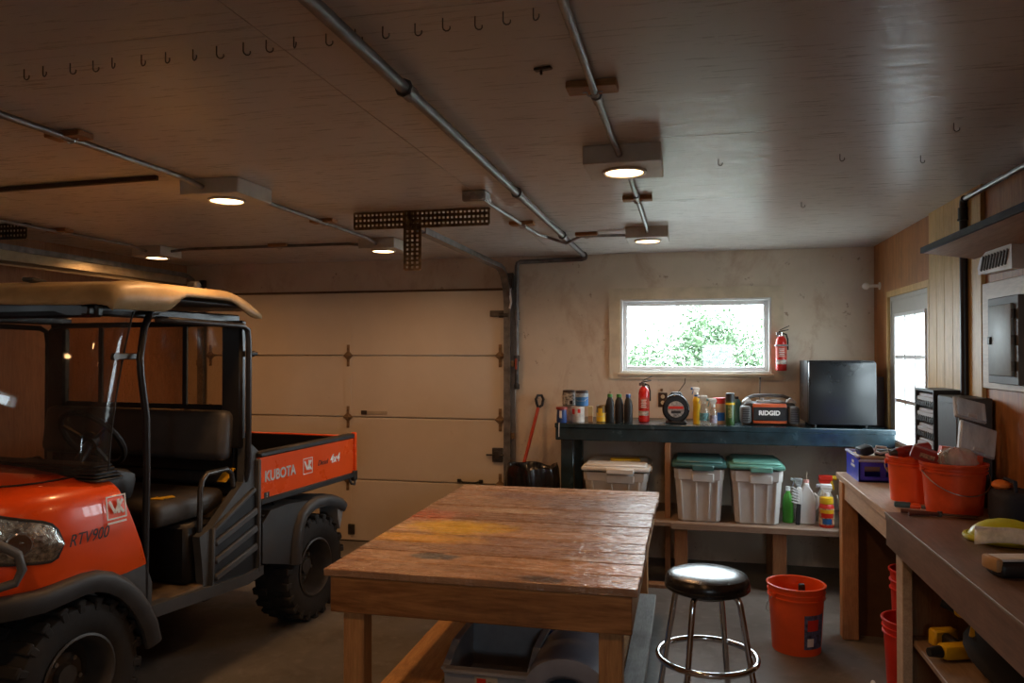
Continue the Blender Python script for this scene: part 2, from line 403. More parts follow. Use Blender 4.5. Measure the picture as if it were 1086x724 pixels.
# right door with nine lites
d2 = bpy.data.objects.new('door_2', None); COL.objects.link(d2); d2.location = (XR, (DY0+DY1)/2, 0); d2.rotation_euler = (0, 0, R(-90)); struct(d2)
hw = (DY1-DY0)/2   # local x = -worldY, local y = into the wall
door_paint = plain('door_paint', (0.48, 0.47, 0.43), 0.4, var=0.05)
GX, GZ0, GZ1 = 0.36, 1.03, 1.91
mb = MB(); holed(mb, -hw+0.03, hw-0.03, 0.02, DZ-0.03, [(-GX, GX, GZ0, GZ1)], lambda m, a, b, c, d: m.span((a, 0.005, c), (b, 0.045, d)))
for sx in (-1, 1): mb.span((sx*0.06, -0.003, 0.2), (sx*0.36, 0.007, 0.85), 0.01)
mb.build('door_slab', door_paint, d2)
mb = MB(); ring(mb, GX, GZ0, GZ1, 0.022, -0.002, 0.052)
for k in (1, 2):
    x = -GX+0.02+(2*GX-0.04)*k/3; mb.span((x-0.012, 0.004, GZ0), (x+0.012, 0.040, GZ1)); z = GZ0+(GZ1-GZ0)*k/3; mb.span((-GX, 0.006, z-0.012), (GX, 0.038, z+0.012))
mb.build('muntins', win_white, d2)
MB().span((-GX+0.02, 0.022, GZ0+0.02), (GX-0.02, 0.024, GZ1-0.02)).build('glass', glass, d2)
mb = MB(); mb.span((-hw, 0, 0), (-hw+0.03, 0.06, DZ)); mb.span((hw-0.03, 0, 0), (hw, 0.06, DZ)); mb.span((-hw+0.03, 0, DZ-0.03), (hw-0.03, 0.06, DZ)); mb.build('frame', door_paint, d2)
mb = MB(); mb.span((-hw-0.03, -0.018, 0), (-hw, 0, DZ+0.04)); mb.span((hw, -0.018, 0), (hw+0.03, 0, DZ+0.04)); mb.span((-hw, -0.018, DZ), (hw, 0, DZ+0.04)); mb.build('casing', pine, d2)
MB().cyl((hw-0.09, 0.02, 0.95), (hw-0.09, -0.02, 0.95), 0.012).ball((hw-0.09, -0.03, 0.95), 0.028).build('door_knob', brass, d2)

# pale plank panel and plywood backing of the breaker box
mb = MB(); w_ = 0.135; y = 4.05
for k in range(6): mb.span((XR-0.02, y+k*w_+0.0015, 0.0), (XR, y+(k+1)*w_-0.0015, H), 0.002)
struct(mb.build('trim_1', pine))
struct(MB().span((XR-0.02, 3.3, 1.48), (XR, 4.04, 1.97), 0.003).build('trim_2', wood('plain_plywood', (0.50, 0.40, 0.30), (0.60, 0.50, 0.39), 1, 0.5, 4, 0.2)))

# overhead garage door
gd = bpy.data.objects.new('door_1', None); COL.objects.link(gd); gd.location = (-2.895, YB, 0); struct(gd)
g = NT('garage_door_paint'); v = g.coord(); n1 = g.noise(v, 1.5, 6, 0.6); n2 = g.noise(v, 6, 7, 0.75)
c = g.ramp(n1, [(0.3, (0.60, 0.53, 0.43)), (0.7, (0.68, 0.61, 0.51))]); c = g.mix(g.ramp(n2, [(0.66, 0), (0.80, 0.5)]), c, (0.35, 0.24, 0.14))
g.l(c, g.b.inputs['Base Color']); g.b.inputs['Roughness'].default_value = 0.5; gpaint = g.m
hgd = 1.405; zs = [0.0, 0.538, 1.081, 1.617, 2.17]
for k in range(4):
    mb = MB(); mb.span((-hgd, -0.05, zs[k]+0.004), (hgd, -0.005, zs[k+1]-0.004), 0.006)
    for x in (-0.006,): mb.span((x-0.03, -0.053, zs[k]+0.012), (x+0.03, -0.049, zs[k+1]-0.012))
    p = mb.build('door_panel', gpaint, gd)
def hinge():
    mb = MB(); mb.box((0, -0.004, 0), (0.026, 0.006, 0.19), None, 0.002); mb.box((0, -0.005, 0), (0.065, 0.008, 0.065), (0, R(45), 0), 0.002)
    mb.cyl((-0.03, -0.016, 0), (0.03, -0.016, 0), 0.011, seg=10); mb.box((0, -0.014, 0), (0.025, 0.02, 0.04), None, 0.002); return mb
h0 = None
for x in (-1.365, -0.006, 1.365):
    for z in zs[1:4]:
        if h0 is None: h0 = hinge().build('hinge', rust, gd, (x, -0.05, z))
        else: h = h0.copy(); COL.objects.link(h); h.location = (x, -0.05, z)
mb = MB(); mb.box((1.34, -0.062, 1.97), (0.12, 0.02, 0.05), None, 0.003); mb.cyl((1.36, -0.07, 1.955), (1.44, -0.07, 1.955), 0.02, seg=12); mb.build('top_bracket', dark_steel, gd)
mb = MB(); mb.box((1.345, -0.062, 0.79), (0.09, 0.022, 0.12), None, 0.004); mb.box((1.345, -0.078, 0.79), (0.05, 0.012, 0.07), None, 0.003); mb.cyl((1.25, -0.07, 0.79), (1.46, -0.07, 0.79), 0.008); mb.build('side_lock', dark_steel, gd)
MB().box((0.145, -0.054, 1.122), (0.055, 0.012, 0.035), None, 0.003).build('lock_plate', dark_steel, gd)
MB().box((0.262, -0.053, 1.122), (0.19, 0.008, 0.028), None, 0.002).build('label_strip', plain('label_beige', (0.42, 0.36, 0.27), 0.6), gd)
MB().box((1.01, -0.054, 0.562), (0.035, 0.02, 0.03), None, 0.004).box((1.20, -0.054, 0.562), (0.035, 0.02, 0.03), None, 0.004).tube([(1.02, -0.058, 0.562), (1.05, -0.085, 0.555), (1.16, -0.085, 0.555), (1.19, -0.058, 0.562)], 0.008).build('lift_handle', black_metal, gd)
MB().box((0.03, -0.056, 0.105), (0.06, 0.018, 0.09), None, 0.004).build('step_plate', dark_steel, gd)
MB().span((-hgd, -0.05, 0.0), (hgd, -0.01, 0.012)).build('bottom_seal', rubber, gd)
MB().span((-hgd-.02, -0.03, 2.168), (hgd+.02, -0.0, 2.186), .002).build('top_shadow_strip', plain('shadow_brown', (.12, .07, .035), .7), gd)  # thin dark strip added to draw the shadow line above the door

# ================================================================== UTILITY VEHICLE (local x: towards the viewer's side, y: rearwards)
def build_utv():
    t = thing('utility_vehicle', 'orange and black utility vehicle with cargo bed parked by the garage door', 'utility vehicle', (-3.127, 2.748, 0), R(-5.4))
    # ---- front body shell
    half = [(.72, .345), (.722, .25), (.722, .10), (.72, -.04), (.708, -.15), (.672, -.24), (.61, -.31), (.52, -.355), (.38, -.39), (.2, -.41)]
    chain = half + [(0, -.415)] + [(-x, y) for x, y in half[::-1]]
    def yr(z): return .345-(z-.68)*.40
    def pt(x, y, z, ins):
        if y > .3: y = yr(z)
        elif y > .2: y = yr(z)*.6+.02
        L = math.hypot(x, y-.3); k = max(0, 1-ins/L)
        return (x*k, .3+(y-.3)*k if y < .2 else y, z)
    rows = []
    for z, ins in ((.66, .012), (.72, 0), (.80, -.006), (.88, -.004), (.95, 0), (1.01, .008), (1.05, .022), (1.078, .05), (1.092, .085)):
        rows.append([pt(x, y, z, ins) for x, y in chain])
    sh = rows[-1]
    for k in (.84, .66, .46, .24, .02):
        rows.append([(x*k, .185+(y-.185)*k, 1.092+.055*(1-k**2)) for x, y, z in sh])
    body = MB().grid(rows).build('front_body', orange_paint, t, ang=50)
    # hood seam following the shoulder
    mb = MB(); mb.tube([(x, y, z+.004) for x, y, z in rows[9]][2:-2], .004, 6); mb.build('hood_seam', black_plastic, body)
    # lower grey side panels, cowl
    for s in (1, -1):
        MB().prism([(.10, .70), (.335, .705), (.375, .60), (.372, .47), (.30, .45), (.20, .58)], s*.66, s*.715).build('lower_side_panel', grey_plastic, t)
    mb = MB()
    for k in range(5): mb.box((0, .17+.0*k, 1.10+.014*k), (1.36-.02*k, .15-.012*k, .011), None, .004)
    mb.box((0, .18, 1.10), (1.30, .12, .10), None, .02); mb.build('cowl', black_plastic, t)
    # headlights wrapped round the corner
    def corner(u):   # plan curve near the headlamp
        pts = [(.7235, -.10), (.713, -.155), (.676, -.243), (.613, -.314), (.522, -.36), (.40, -.388)]
        f = u*(len(pts)-1); i = min(int(f), len(pts)-2); f -= i
        return tuple(pts[i][j]*(1-f)+pts[i+1][j]*f for j in (0, 1))
    housing = plain('reflector', (0.55, 0.52, 0.46), 0.12, 0.9, var=0.45, scale=55, bump=0.6)
    for s in (1, -1):
        rws = []
        for i in range(13):
            u = i/12; zt = .958+.075*min(1, u*1.7); zb = .818+.045*min(1, u*1.2)
            if u < .25: zm = .89; q = math.sqrt(max(0, 1-(1-u/.25)**2)); zt = zm+(zt-zm)*q; zb = zm+(zb-zm)*q
            x, y = corner(u); rr = []
            for j in range(7):
                v = j/6; b = .016*math.sin(PI*v)
                L = math.hypot(x, y-.1); rr.append((s*(x+b*x/L), y+b*(y-.1)/L, zb+(zt-zb)*v))
            rws.append(rr)
        hl = MB().grid(rws).build('headlight', housing, t)
        MB().grid([[(x+s*.008, y-.008, z) for x, y, z in r] for r in rws]).build('lens', lens_glass, hl)
        for u, r in ((.42, .05), (.78, .055)):
            mb = MB()
            x, y = corner(u); d = Vector((x, y-.1, 0)).normalized()
            M = Matrix.Translation((s*(x+d.x*.012), y+d.y*.012, .915)) @ Vector((s*d.x, d.y, 0)).to_track_quat('Z', 'Y').to_matrix().to_4x4()
            mb.lathe([(r, .004), (r*.9, .006), (r*.55, -.004), (.012, -.008), (.006, .002)], 16, M)
            mb.build('bulb_reflector', chrome, hl)
        mb = MB(); fr = [rws[i][6] for i in range(13)] + [rws[i][0] for i in range(12, -1, -1)]
        mb.tube(fr, .006, 6, True); mb.build('bezel', black_plastic, hl)
    # grille and bumper at the nose
    mb = MB(); mb.box((0, -.415, .90), (.62, .03, .13), None, .01)
    for k in range(4): mb.box((0, -.434, .86+.028*k), (.58, .012, .01))
    mb.build('grille', black_plastic, t)
    MB().box((0, -.40, .60), (1.20, .16, .20), None, .03, 2).box((0, -.36, .44), (.8, .12, .16), None, .02).build('front_bumper', dark_plastic, t)
    bull = plain('bull_bar_paint', (.11, .115, .12), .4)
    mb = MB()
    mb.tube([(.42, -.47, .50), (.44, -.485, .64), (.55, -.45, .74), (.64, -.36, .765), (.70, -.285, .785), (.712, -.268, .83), (.705, -.28, .89), (.66, -.34, .945), (.55, -.43, .975), (.40, -.47, .985), (0, -.49, .985),
             (-.40, -.47, .985), (-.55, -.43, .975), (-.66, -.34, .945), (-.705, -.28, .89), (-.712, -.268, .83), (-.70, -.285, .785), (-.64, -.36, .765), (-.55, -.45, .74), (-.44, -.485, .64), (-.42, -.47, .50)], .017, 10)
    mb.build('brush_guard', bull, t)
    # front fenders: a deep lip sweeping over the wheel
    fp = [(-.44, .70), (-.38, .712), (-.30, .712), (-.20, .708), (-.10, .716), (-.02, .722), (.05, .716), (.12, .690), (.19, .645), (.25, .585), (.30, .515), (.345, .43), (.37, .34)]
    prof = [(-.02, .03), (-.008, .045), (.012, .045), (.02, .025), (.02, -.035), (.01, -.045), (-.02, -.045)]
    for s in (1, -1):
        rws = []
        for k, (y, z) in enumerate(fp):
            a = fp[max(0, k-1)]; b = fp[min(len(fp)-1, k+1)]; d = Vector((b[0]-a[0], b[1]-a[1])).normalized(); n = (-d.y, d.x)
            wrap = .11*max(0, (-y-.22)/.22)**1.6
            rws.append([(s*(x-wrap), y+n[0]*h, z+n[1]*h) for x, h in ((.56, .0), (.70, .026), (.735, .030), (.757, .022), (.765, .004), (.762, -.035), (.752, -.056), (.735, -.056), (.728, -.03), (.56, -.03))])
        mb = MB().grid(rws, closed=True); mb.bm.verts.ensure_lookup_table()
        mb.build('front_fender', dark_plastic, t, ang=60)
    MB().box((0, .12, .55), (1.02, .5, .30), None, .03).build('wheel_well', black_plastic, t)
    # ---- chassis, floor, steps
    MB().box((0, .9, .40), (.9, 2.4, .12), None, .02).cyl((-.6, 0, .315), (.6, 0, .315), .04).cyl((-.6, 1.7285, .315), (.6, 1.7285, .315), .05).build('chassis', black_metal, t)
    floor_m = plain('muddy_floor_mat', (.11, .075, .04), .75, var=.4, scale=15, dirt=.7, dirtcol=(.16, .10, .045))
    MB().box((0, .68, .475), (1.40, .74, .03), None, .008).build('floor_board', floor_m, t)
    for s in (1, -1):
        MB().prism([(.33, .50), (.37, .44), (1.05, .40), (1.18, .42), (1.18, .47), (1.05, .455), (.42, .495)], s*.66, s*.725).build('step_sill', grey_plastic, t)
    # ---- seat base with louvred side panels
    MB().box((0, .90, .64), (1.28, .46, .30), None, .02).build('seat_base', black_plastic, t)
    for s in (1, -1):
        poly = [(.735, .40), (1.18, .43), (1.185, 1.085), (1.05, 1.185), (1.035, .95), (.80, .765), (.70, .73), (.72, .58)]
        sp = MB().prism(poly, s*.655, s*.70).build('side_panel', grey_plastic, t)
        mb = MB()
        for k, (z0, z1) in enumerate(((.50, .585), (.585, .685), (.675, .78))):
            mb.bar((s*.708, .80, z0), (s*.708, 1.14, z1), .040, .026, .008, (1, 0, 0))
        mb.bar((s*.705, .775, .42), (s*.705, .79, .76), .022, .03, .006, (1, 0, 0)); mb.bar((s*.705, 1.145, .44), (s*.705, 1.145, 1.06), .022, .045, .006, (1, 0, 0)); mb.bar((s*.705, .77, .425), (s*.705, 1.16, .455), .022, .035, .006, (1, 0, 0)); mb.bar((s*.705, .79, .745), (s*.705, 1.12, .90), .022, .035, .006, (1, 0, 0))
        mb.build('louvre', grey_plastic, sp)
        MB().prism([(.79, .44), (1.13, .46), (1.13, .88), (.80, .74)], s*.699, s*.703).build('louvre_recess', black_plastic, sp)
    seat_m = plain('seat_vinyl', (.05, .042, .035), .55, dirt=.5, dirtcol=(.06, .045, .03))
    back_m = plain('seat_back_vinyl', (.07, .07, .075), .5, var=.1)
    MB().box((0, .76, .86), (1.22, .50, .13), None, .045, 3).build('seat', seat_m, t)
    MB().box((0, 1.0, 1.20), (1.28, .11, .27), (R(-8), 0, 0), .045, 3).build('backrest', back_m, t)
    mb = MB(); mb.box((.10, .42, .80), (.26, .30, .30), (R(18), 0, 0), .05, 3); con = mb.build('console', seat_m, t)
    a = [(-.055, .0), (.0, .045), (.0, .02), (.065, .03), (.065, -.02), (.0, -.02), (.0, -.05)]
    MB().prism([(p, q) for p, q in a], -.002, .002, 2).build('arrow_sticker', ink_yellow, t, (.53, .62, .9285), (0, 0, R(60)))
    for y, z, rx in ((.80, .80, 0),): MB().box((.60, 1.02, .985), (.06, .10, .008), (R(40), 0, 0), .002).build('warning_label', ink_yellow, t)
    # grab handle
    for s in (1, -1):
        MB().tube([(s*.66, .745, .72), (s*.66, .75, .95), (s*.66, .765, 1.0), (s*.66, .80, 1.028), (s*.66, .95, 1.03), (s*.66, .99, 1.0), (s*.66, 1.0, .93)], .014, 10).build('grab_handle', dark_steel, t)
    # mud and tools beside seat
    MB().box((.56, .93, .80), (.14, .26, .05), (R(28), 0, 0), .02).build('mud_crust', floor_m, t)
    # dashboard and steering wheel
    MB().box((0, .27, 1.06), (1.26, .22, .14), (R(-15), 0, 0), .04, 2).build('dashboard', black_plastic, t)
    st = MB().cyl((.30, .30, 1.06), (.30, .42, 1.22), .022).build('steering_column', black_metal, t)
    mb = MB(); M = Matrix.Translation((.30, .43, 1.235)) @ Euler((R(-52), 0, 0)).to_matrix().to_4x4(); Rw = .165
    mb.tube([M @ Vector((Rw*math.cos(a), Rw*math.sin(a), 0)) for a in [2*PI*k/28 for k in range(28)]], .015, 8, True)
    for a in (90, 210, 330): mb.bar(M @ Vector((0, 0, -.02)), M @ Vector((Rw*math.cos(R(a)), Rw*math.sin(R(a)), 0)), .025, .012)
    mb.lathe([(.0, -.03), (.045, -.03), (.045, 0), (.03, .012), (0, .014)], 16, M); mb.build('steering_wheel', black_plastic, t)
    # ---- cab frame
    for s in (1, -1):
        MB().tube([(s*.655, .46, 1.84), (s*.66, .41, 1.83), (s*.69, .345, 1.76), (s*.715, .295, 1.62), (s*.718, .298, 1.55), (s*.715, .335, 1.35), (s*.71, .345, 1.10), (s*.705, .345, .85), (s*.70, .345, .48)], .016, 10).build('front_post', black_metal, t)
        MB().tube([(s*.70, .40, 1.80), (s*.715, .42, 1.80), (s*.715, 1.0, 1.79), (s*.715, 1.045, 1.77), (s*.715, 1.055, 1.70), (s*.715, 1.055, 1.02), (s*.69, 1.06, .95)], .016, 10).build('rear_post', black_metal, t)
        MB().box((s*.622, 1.05, 1.46), (.13, .05, .66), None, .012).build('corner_pillar', black_metal, t)
        MB().box((s*.675, .255, 1.63), (.015, .16, .028), None, .004).cyl((s*.675, .19, 1.63), (s*.69, .19, 1.63), .017, seg=10).build('windshield_clamp', dark_steel, t)
        MB().cyl((s*.715, 1.06, 1.64), (s*.715, 1.09, 1.64), .017).cyl((s*.715, 1.09, 1.64), (s*.715, 1.12, 1.64), .010).build('pillar_knob', black_plastic, t)
        MB().box((s*.60, .60, 1.83), (.05, 1.0, .045), None, .008).build('roof_rail', black_metal, t)
    MB().box((0, 1.06, 1.805), (1.36, .04, .03), None, .006).build('rear_header', black_metal, t)
    MB().box((0, .15, 1.845), (1.28, .04, .09), None, .01).build('front_header', black_metal, t)
    MB().box((0, 1.06, 1.30), (1.24, .03, .12), None, .008).box((0, 1.075, 1.13), (1.24, .03, .28), None, .008).build('cab_back_panel', black_plastic, t)
    rw = MB().grid([[(x, 1.055+.006*math.sin(x*23+z*9), z) for x in [-.56+1.12*i/16 for i in range(17)]] for z in [1.35+.445*j/8 for j in range(9)]]).build('rear_window', vinyl_glass, t)
    for x in (-.30, .30): MB().box((x, 1.048, 1.57), (.028, .012, .44)).build('zipper', black_plastic, rw)
    # windshield with rounded returns
    rows = []
    for z in (1.135, 1.22, 1.34, 1.46, 1.58, 1.70, 1.78, 1.83):
        f = (z-1.13)/.7; yo = .06+.13*f**1.6
        r = []
        for x, y in ((.675, .105), (.678, .06), (.668, .01), (.635, -.03), (.56, -.048), (.40, -.06), (.2, -.068), (0, -.07)): r.append((x, y+yo, z))
        rows.append(r + [(-x, y, z) for x, y, z in r[-2::-1]])
    ws = MB().grid(rows).build('windshield', wind_glass, t, ang=80)
    MB().tube([rows[k][0] for k in range(8)], .004, 8).build('edge_trim', black_plastic, ws)
    # ---- roof
    roof_m = plain('roof_plastic', (.46, .35, .19), .42, var=.15, scale=7, dirt=.45, dirtcol=(.22, .14, .07))
    N = 28; xs_ = [.745, .742, .72, .68, .60, .40, .2, 0]
    def zbot(y):
        if y < .40: return 1.834
        if y < .56: f = (y-.40)/.16; return 1.834+.080*(3*f*f-2*f**3)
        if y < .84: return 1.914
        f = min(1, (y-.84)/.24); return 1.914-.082*(3*f*f-2*f**3)
    def ztop(y):
        if y < .86:
            f = min(1, max(0, (y+.08)/.40)); return 1.918+.050*(3*f*f-2*f**3)
        f = (y-.86)/.28; return 1.969-.095*f**1.5
    rows = []
    for i in range(N+1):
        r = []
        for x in xs_ + [-q for q in xs_[-2::-1]]:
            ax = abs(x); y0 = -.08+.20*(ax/.745)**2; y = y0+(1.12-y0)*i/N
            e = max(0, 1-i/1.5)
            zt = ztop(y)-.045*e**2-.015*e**2*(ax/.745)**2
            if ax > .744: z = min(zbot(y)+.0, zt-.012)
            elif ax > .74: z = zt-.035
            elif ax > .715: z = zt-.012
            elif ax > .67: z = zt-.004
            else: z = zt+.006*math.cos(PI*x/.7)
            r.append((x, y, z))
        rows.append(r)
    lip = [(x, y-.004, (z-.022) if abs(x) < .744 else z-.001) for x, y, z in rows[0]]
    roof = MB().grid([lip]+rows).build('roof', roof_m, t, ang=50, solid=.012)
    MB().grid([[(x, -.03+.15*(x/.72)**2+(1.06+.03-.15*(x/.72)**2)*i/8, min(1.895, ztop(-.03+1.09*i/8)-.03)) for x in (-.725, -.4, 0, .4, .725)] for i in range(9)]).build('headliner', black_plastic, roof, solid=.012)
    MB().box((.20, .20, 1.975), (.05, .16, .02), (0, 0, R(30)), .006).build('roof_strap', dark_plastic, roof); MB().box((.52, .86, 1.985), (.06, .05, .07), None, .01).build('roof_bracket', dark_plastic, roof)
    # ---- cargo bed
    bx, by0, by1, bz0, bz1 = .72, 1.15, 2.16, .815, 1.09
    bed = MB().box((0, (by0+by1)/2, bz0+.02), (2*bx-.04, by1-by0-.02, .03)).build('bed_floor', black_plastic, t)
    for s in (1, -1):
        sd = MB().prism([(by0, bz0+.02), (by1, bz0+.015), (by1, bz1-.02), (by0, bz1-.02)], s*(bx-.03), s*bx).build('bed_side', orange_paint, t)
        MB().box((s*(bx-.02), (by0+by1)/2, bz1-.008), (.06, by1-by0+.01, .032), None, .008).build('top_rail', black_plastic, sd)
        MB().box((s*(bx-.005), (by0+by1)/2, bz0+.005), (.03, by1-by0, .035), None, .006).build('lower_rail', black_plastic, sd)
        mb = MB()
        for k in range(16): mb.box((s*(bx-.04), by0+.06+.06*k, .945), (.02, .022, .22), None, .004)
        mb.span((s*(bx-.034), by0+.02, .84), (s*(bx-.028), by1-.01, 1.075)); mb.build('inner_rib', black_plastic, sd)
        MB().box((s*(bx-.005), by1+.015, .955), (.035, .03, .30), None, .006).build('tailgate_post', orange_paint, t)
        mb = MB(); mb.tube([(s*bx, by1-.06, bz0-.01), (s*(bx+.01), by1-.04, bz0-.05), (s*(bx+.01), by1, bz0-.06), (s*bx, by1+.03, bz0-.02)], .008, 8); mb.box((s*bx, by1+.01, bz0), (.03, .05, .07), None, .006); mb.build('tailgate_latch', dark_steel, t)
        if s == 1:
            text('KUBOTA', .082, ink_silver, sd, (bx+.001, 1.19, .952), SIDE, sx=.90, bold=.0022)
            lg = MB(); ring(lg, .050, -.046, .05, .004, -.001, .001, 0); lo = lg.build('logo', ink_white, sd, (bx+.0015, 1.615, .955), (0, 0, R(90)))
            mb = MB()
            for p, q in (((-.034, .03), (-.008, -.022)), ((-.008, -.022), (.012, .008)), ((.012, .034), (.012, -.026)), ((.014, .004), (.036, .03)), ((.014, .004), (.038, -.026))):
                mb.bar((p[0], 0, p[1]), (q[0], 0, q[1]), .012, .003, 0, (0, 1, 0))
            mb.build('logo_mark', ink_white, sd, (bx+.0015, 1.615, .957), (0, 0, R(90)))
            text('Diesel', .045, ink_black, sd, (bx+.001, 1.725, .955), SIDE, shear=.3)
            text('4x4', .075, ink_white, sd, (bx+.001, 1.865, .962), SIDE, shear=.25, bold=.0015)
            MB().box((bx+.001, 1.21, .85), (.002, .045, .035)).build('caution_sticker', ink_black, sd)
            text('!', .035, ink_white, sd, (bx+.003, 1.205, .85), SIDE)
    tg = MB().box((0, by1+.005, .955), (2*bx-.06, .03, .26), None, .006).build('tailgate', orange_paint, t)
    MB().box((0, by1-.014, .95), (2*bx-.09, .012, .25)).build('inner_liner', black_plastic, tg)
    MB().box((0, by0+.012, .975), (2*bx-.02, .024, .25), None, .006).box((0, by0-.03, 1.02), (1.36, .05, .22), None, .02).build('bed_front_panel', dark_plastic, t)
    MB().tube([(.60, 1.16, .78), (.70, 1.20, .735), (.715, 1.33, .735), (.60, 1.40, .79)], .007, 8).build('bed_stop', dark_steel, t)
    # ---- rear fenders and flaps
    rp = [(1.46, .40), (1.47, .52), (1.49, .61), (1.53, .68), (1.59, .715), (1.68, .735), (1.80, .73), (1.90, .708), (1.98, .675), (2.02, .645)]
    for s in (1, -1):
        rws = []
        for k, (y, z) in enumerate(rp):
            a = rp[max(0, k-1)]; b = rp[min(len(rp)-1, k+1)]; d = Vector((b[0]-a[0], b[1]-a[1])).normalized(); n = (-d.y, d.x)
            rws.append([(s*x, y+n[0]*h, z+n[1]*h) for x, h in ((.42, .01), (.70, .025), (.745, .018), (.758, 0), (.756, -.04), (.745, -.05), (.735, -.02), (.42, -.015))])
        rf = MB().grid(rws, closed=True).build('rear_fender', dark_plastic, t, ang=60)
        MB().prism([(1.17, .48), (1.46, .40), (1.47, .52), (1.49, .61), (1.55, .70), (1.62, .745), (1.40, .765), (1.24, .76), (1.17, .70)], s*.46, s*.725).build('fender_box', dark_plastic, rf)
        MB().prism([(1.93, .68), (2.0, .66), (2.0, .60), (1.965, .50), (1.94, .57)], s*.60, s*.735).build('mud_flap', plain('flap_grey', (.26, .26, .26), .5), rf)
    # ---- wheels
    def wheel(x, y, s):
        w = thing('w', '', '', (0, 0, 0)); w.name = 'wheel'; del w['label']; del w['category']; w.parent = t; w.location = (x, y, .315); w.rotation_euler = (0, R(90)*s, 0)
        r = .315
        mb = MB(); mb.lathe([(.165, -.10), (.20, -.122), (.255, -.128), (.29, -.118), (.304, -.09), (.306, -.04), (.306, .04), (.304, .09), (.29, .118), (.255, .128), (.20, .122), (.165, .10)], 40, None, False)
        for k in range(22):
            a = 2*PI*k/22
            for q, sg in ((0, 1), (.5, -1)):
                an = a+q*2*PI/22; M = Matrix.Rotation(an, 4, 'Z')
                p = M @ Vector((.309, 0, sg*.075)); mb.box(p, (.022, .045, .10), (sg*R(0), 0, an), .006)
                p = M @ Vector((.286, .0, sg*.114)); mb.box(p, (.045, .034, .024), (0, 0, an), .006)
        mb.build('tire', rubber, w)
        rim_m = plain('rim_steel', (.09, .085, .08), .5, .4, dirt=.6)
        rim = MB().lathe([(.172, .104), (.178, .116), (.168, .12), (.158, .108), (.150, .06), (.142, -.005), (.11, .0), (.09, .02), (.05, .022), (.045, .05), (.0, .052)], 32, None, False).build('rim', rim_m, w)
        mb = MB()
        for k in range(5):
            a = 2*PI*k/5; mb.cyl((.075*math.cos(a), .075*math.sin(a), .012), (.075*math.cos(a), .075*math.sin(a), .038), .010, seg=6)
        mb.build('lug_nut', galv, rim)
        return w
    for s in (1, -1):
        wheel(s*.592, 0, s); wheel(s*.592, 1.7285, s)
    # ---- lettering on the front body
    text('RTV900', .068, ink_black, body, (.7345, -.085, .892), (R(90), 0, R(90)), shear=.3, sx=.86)
    lb = bpy.data.objects.new('logo', None); COL.objects.link(lb); lb.parent = body; lb.location = (.7285, .155, .985); lb.rotation_euler = (R(-6), 0, R(90))
    mb = MB(); ring(mb, .052, -.048, .052, .006, -.002, .001, 0)
    for p, q in (((-.034, .03), (-.008, -.022)), ((-.008, -.022), (.012, .008)), ((.012, .034), (.012, -.026)), ((.014, .004), (.036, .03)), ((.014, .004), (.038, -.026))):
        mb.bar((p[0], 0, p[1]), (q[0], 0, q[1]), .012, .003, 0, (0, 1, 0))
    mb.span((-.05, -.001, -.066), (.05, .001, -.058)); mb.build('logo_mark', ink_white, lb)
    return t
build_utv()

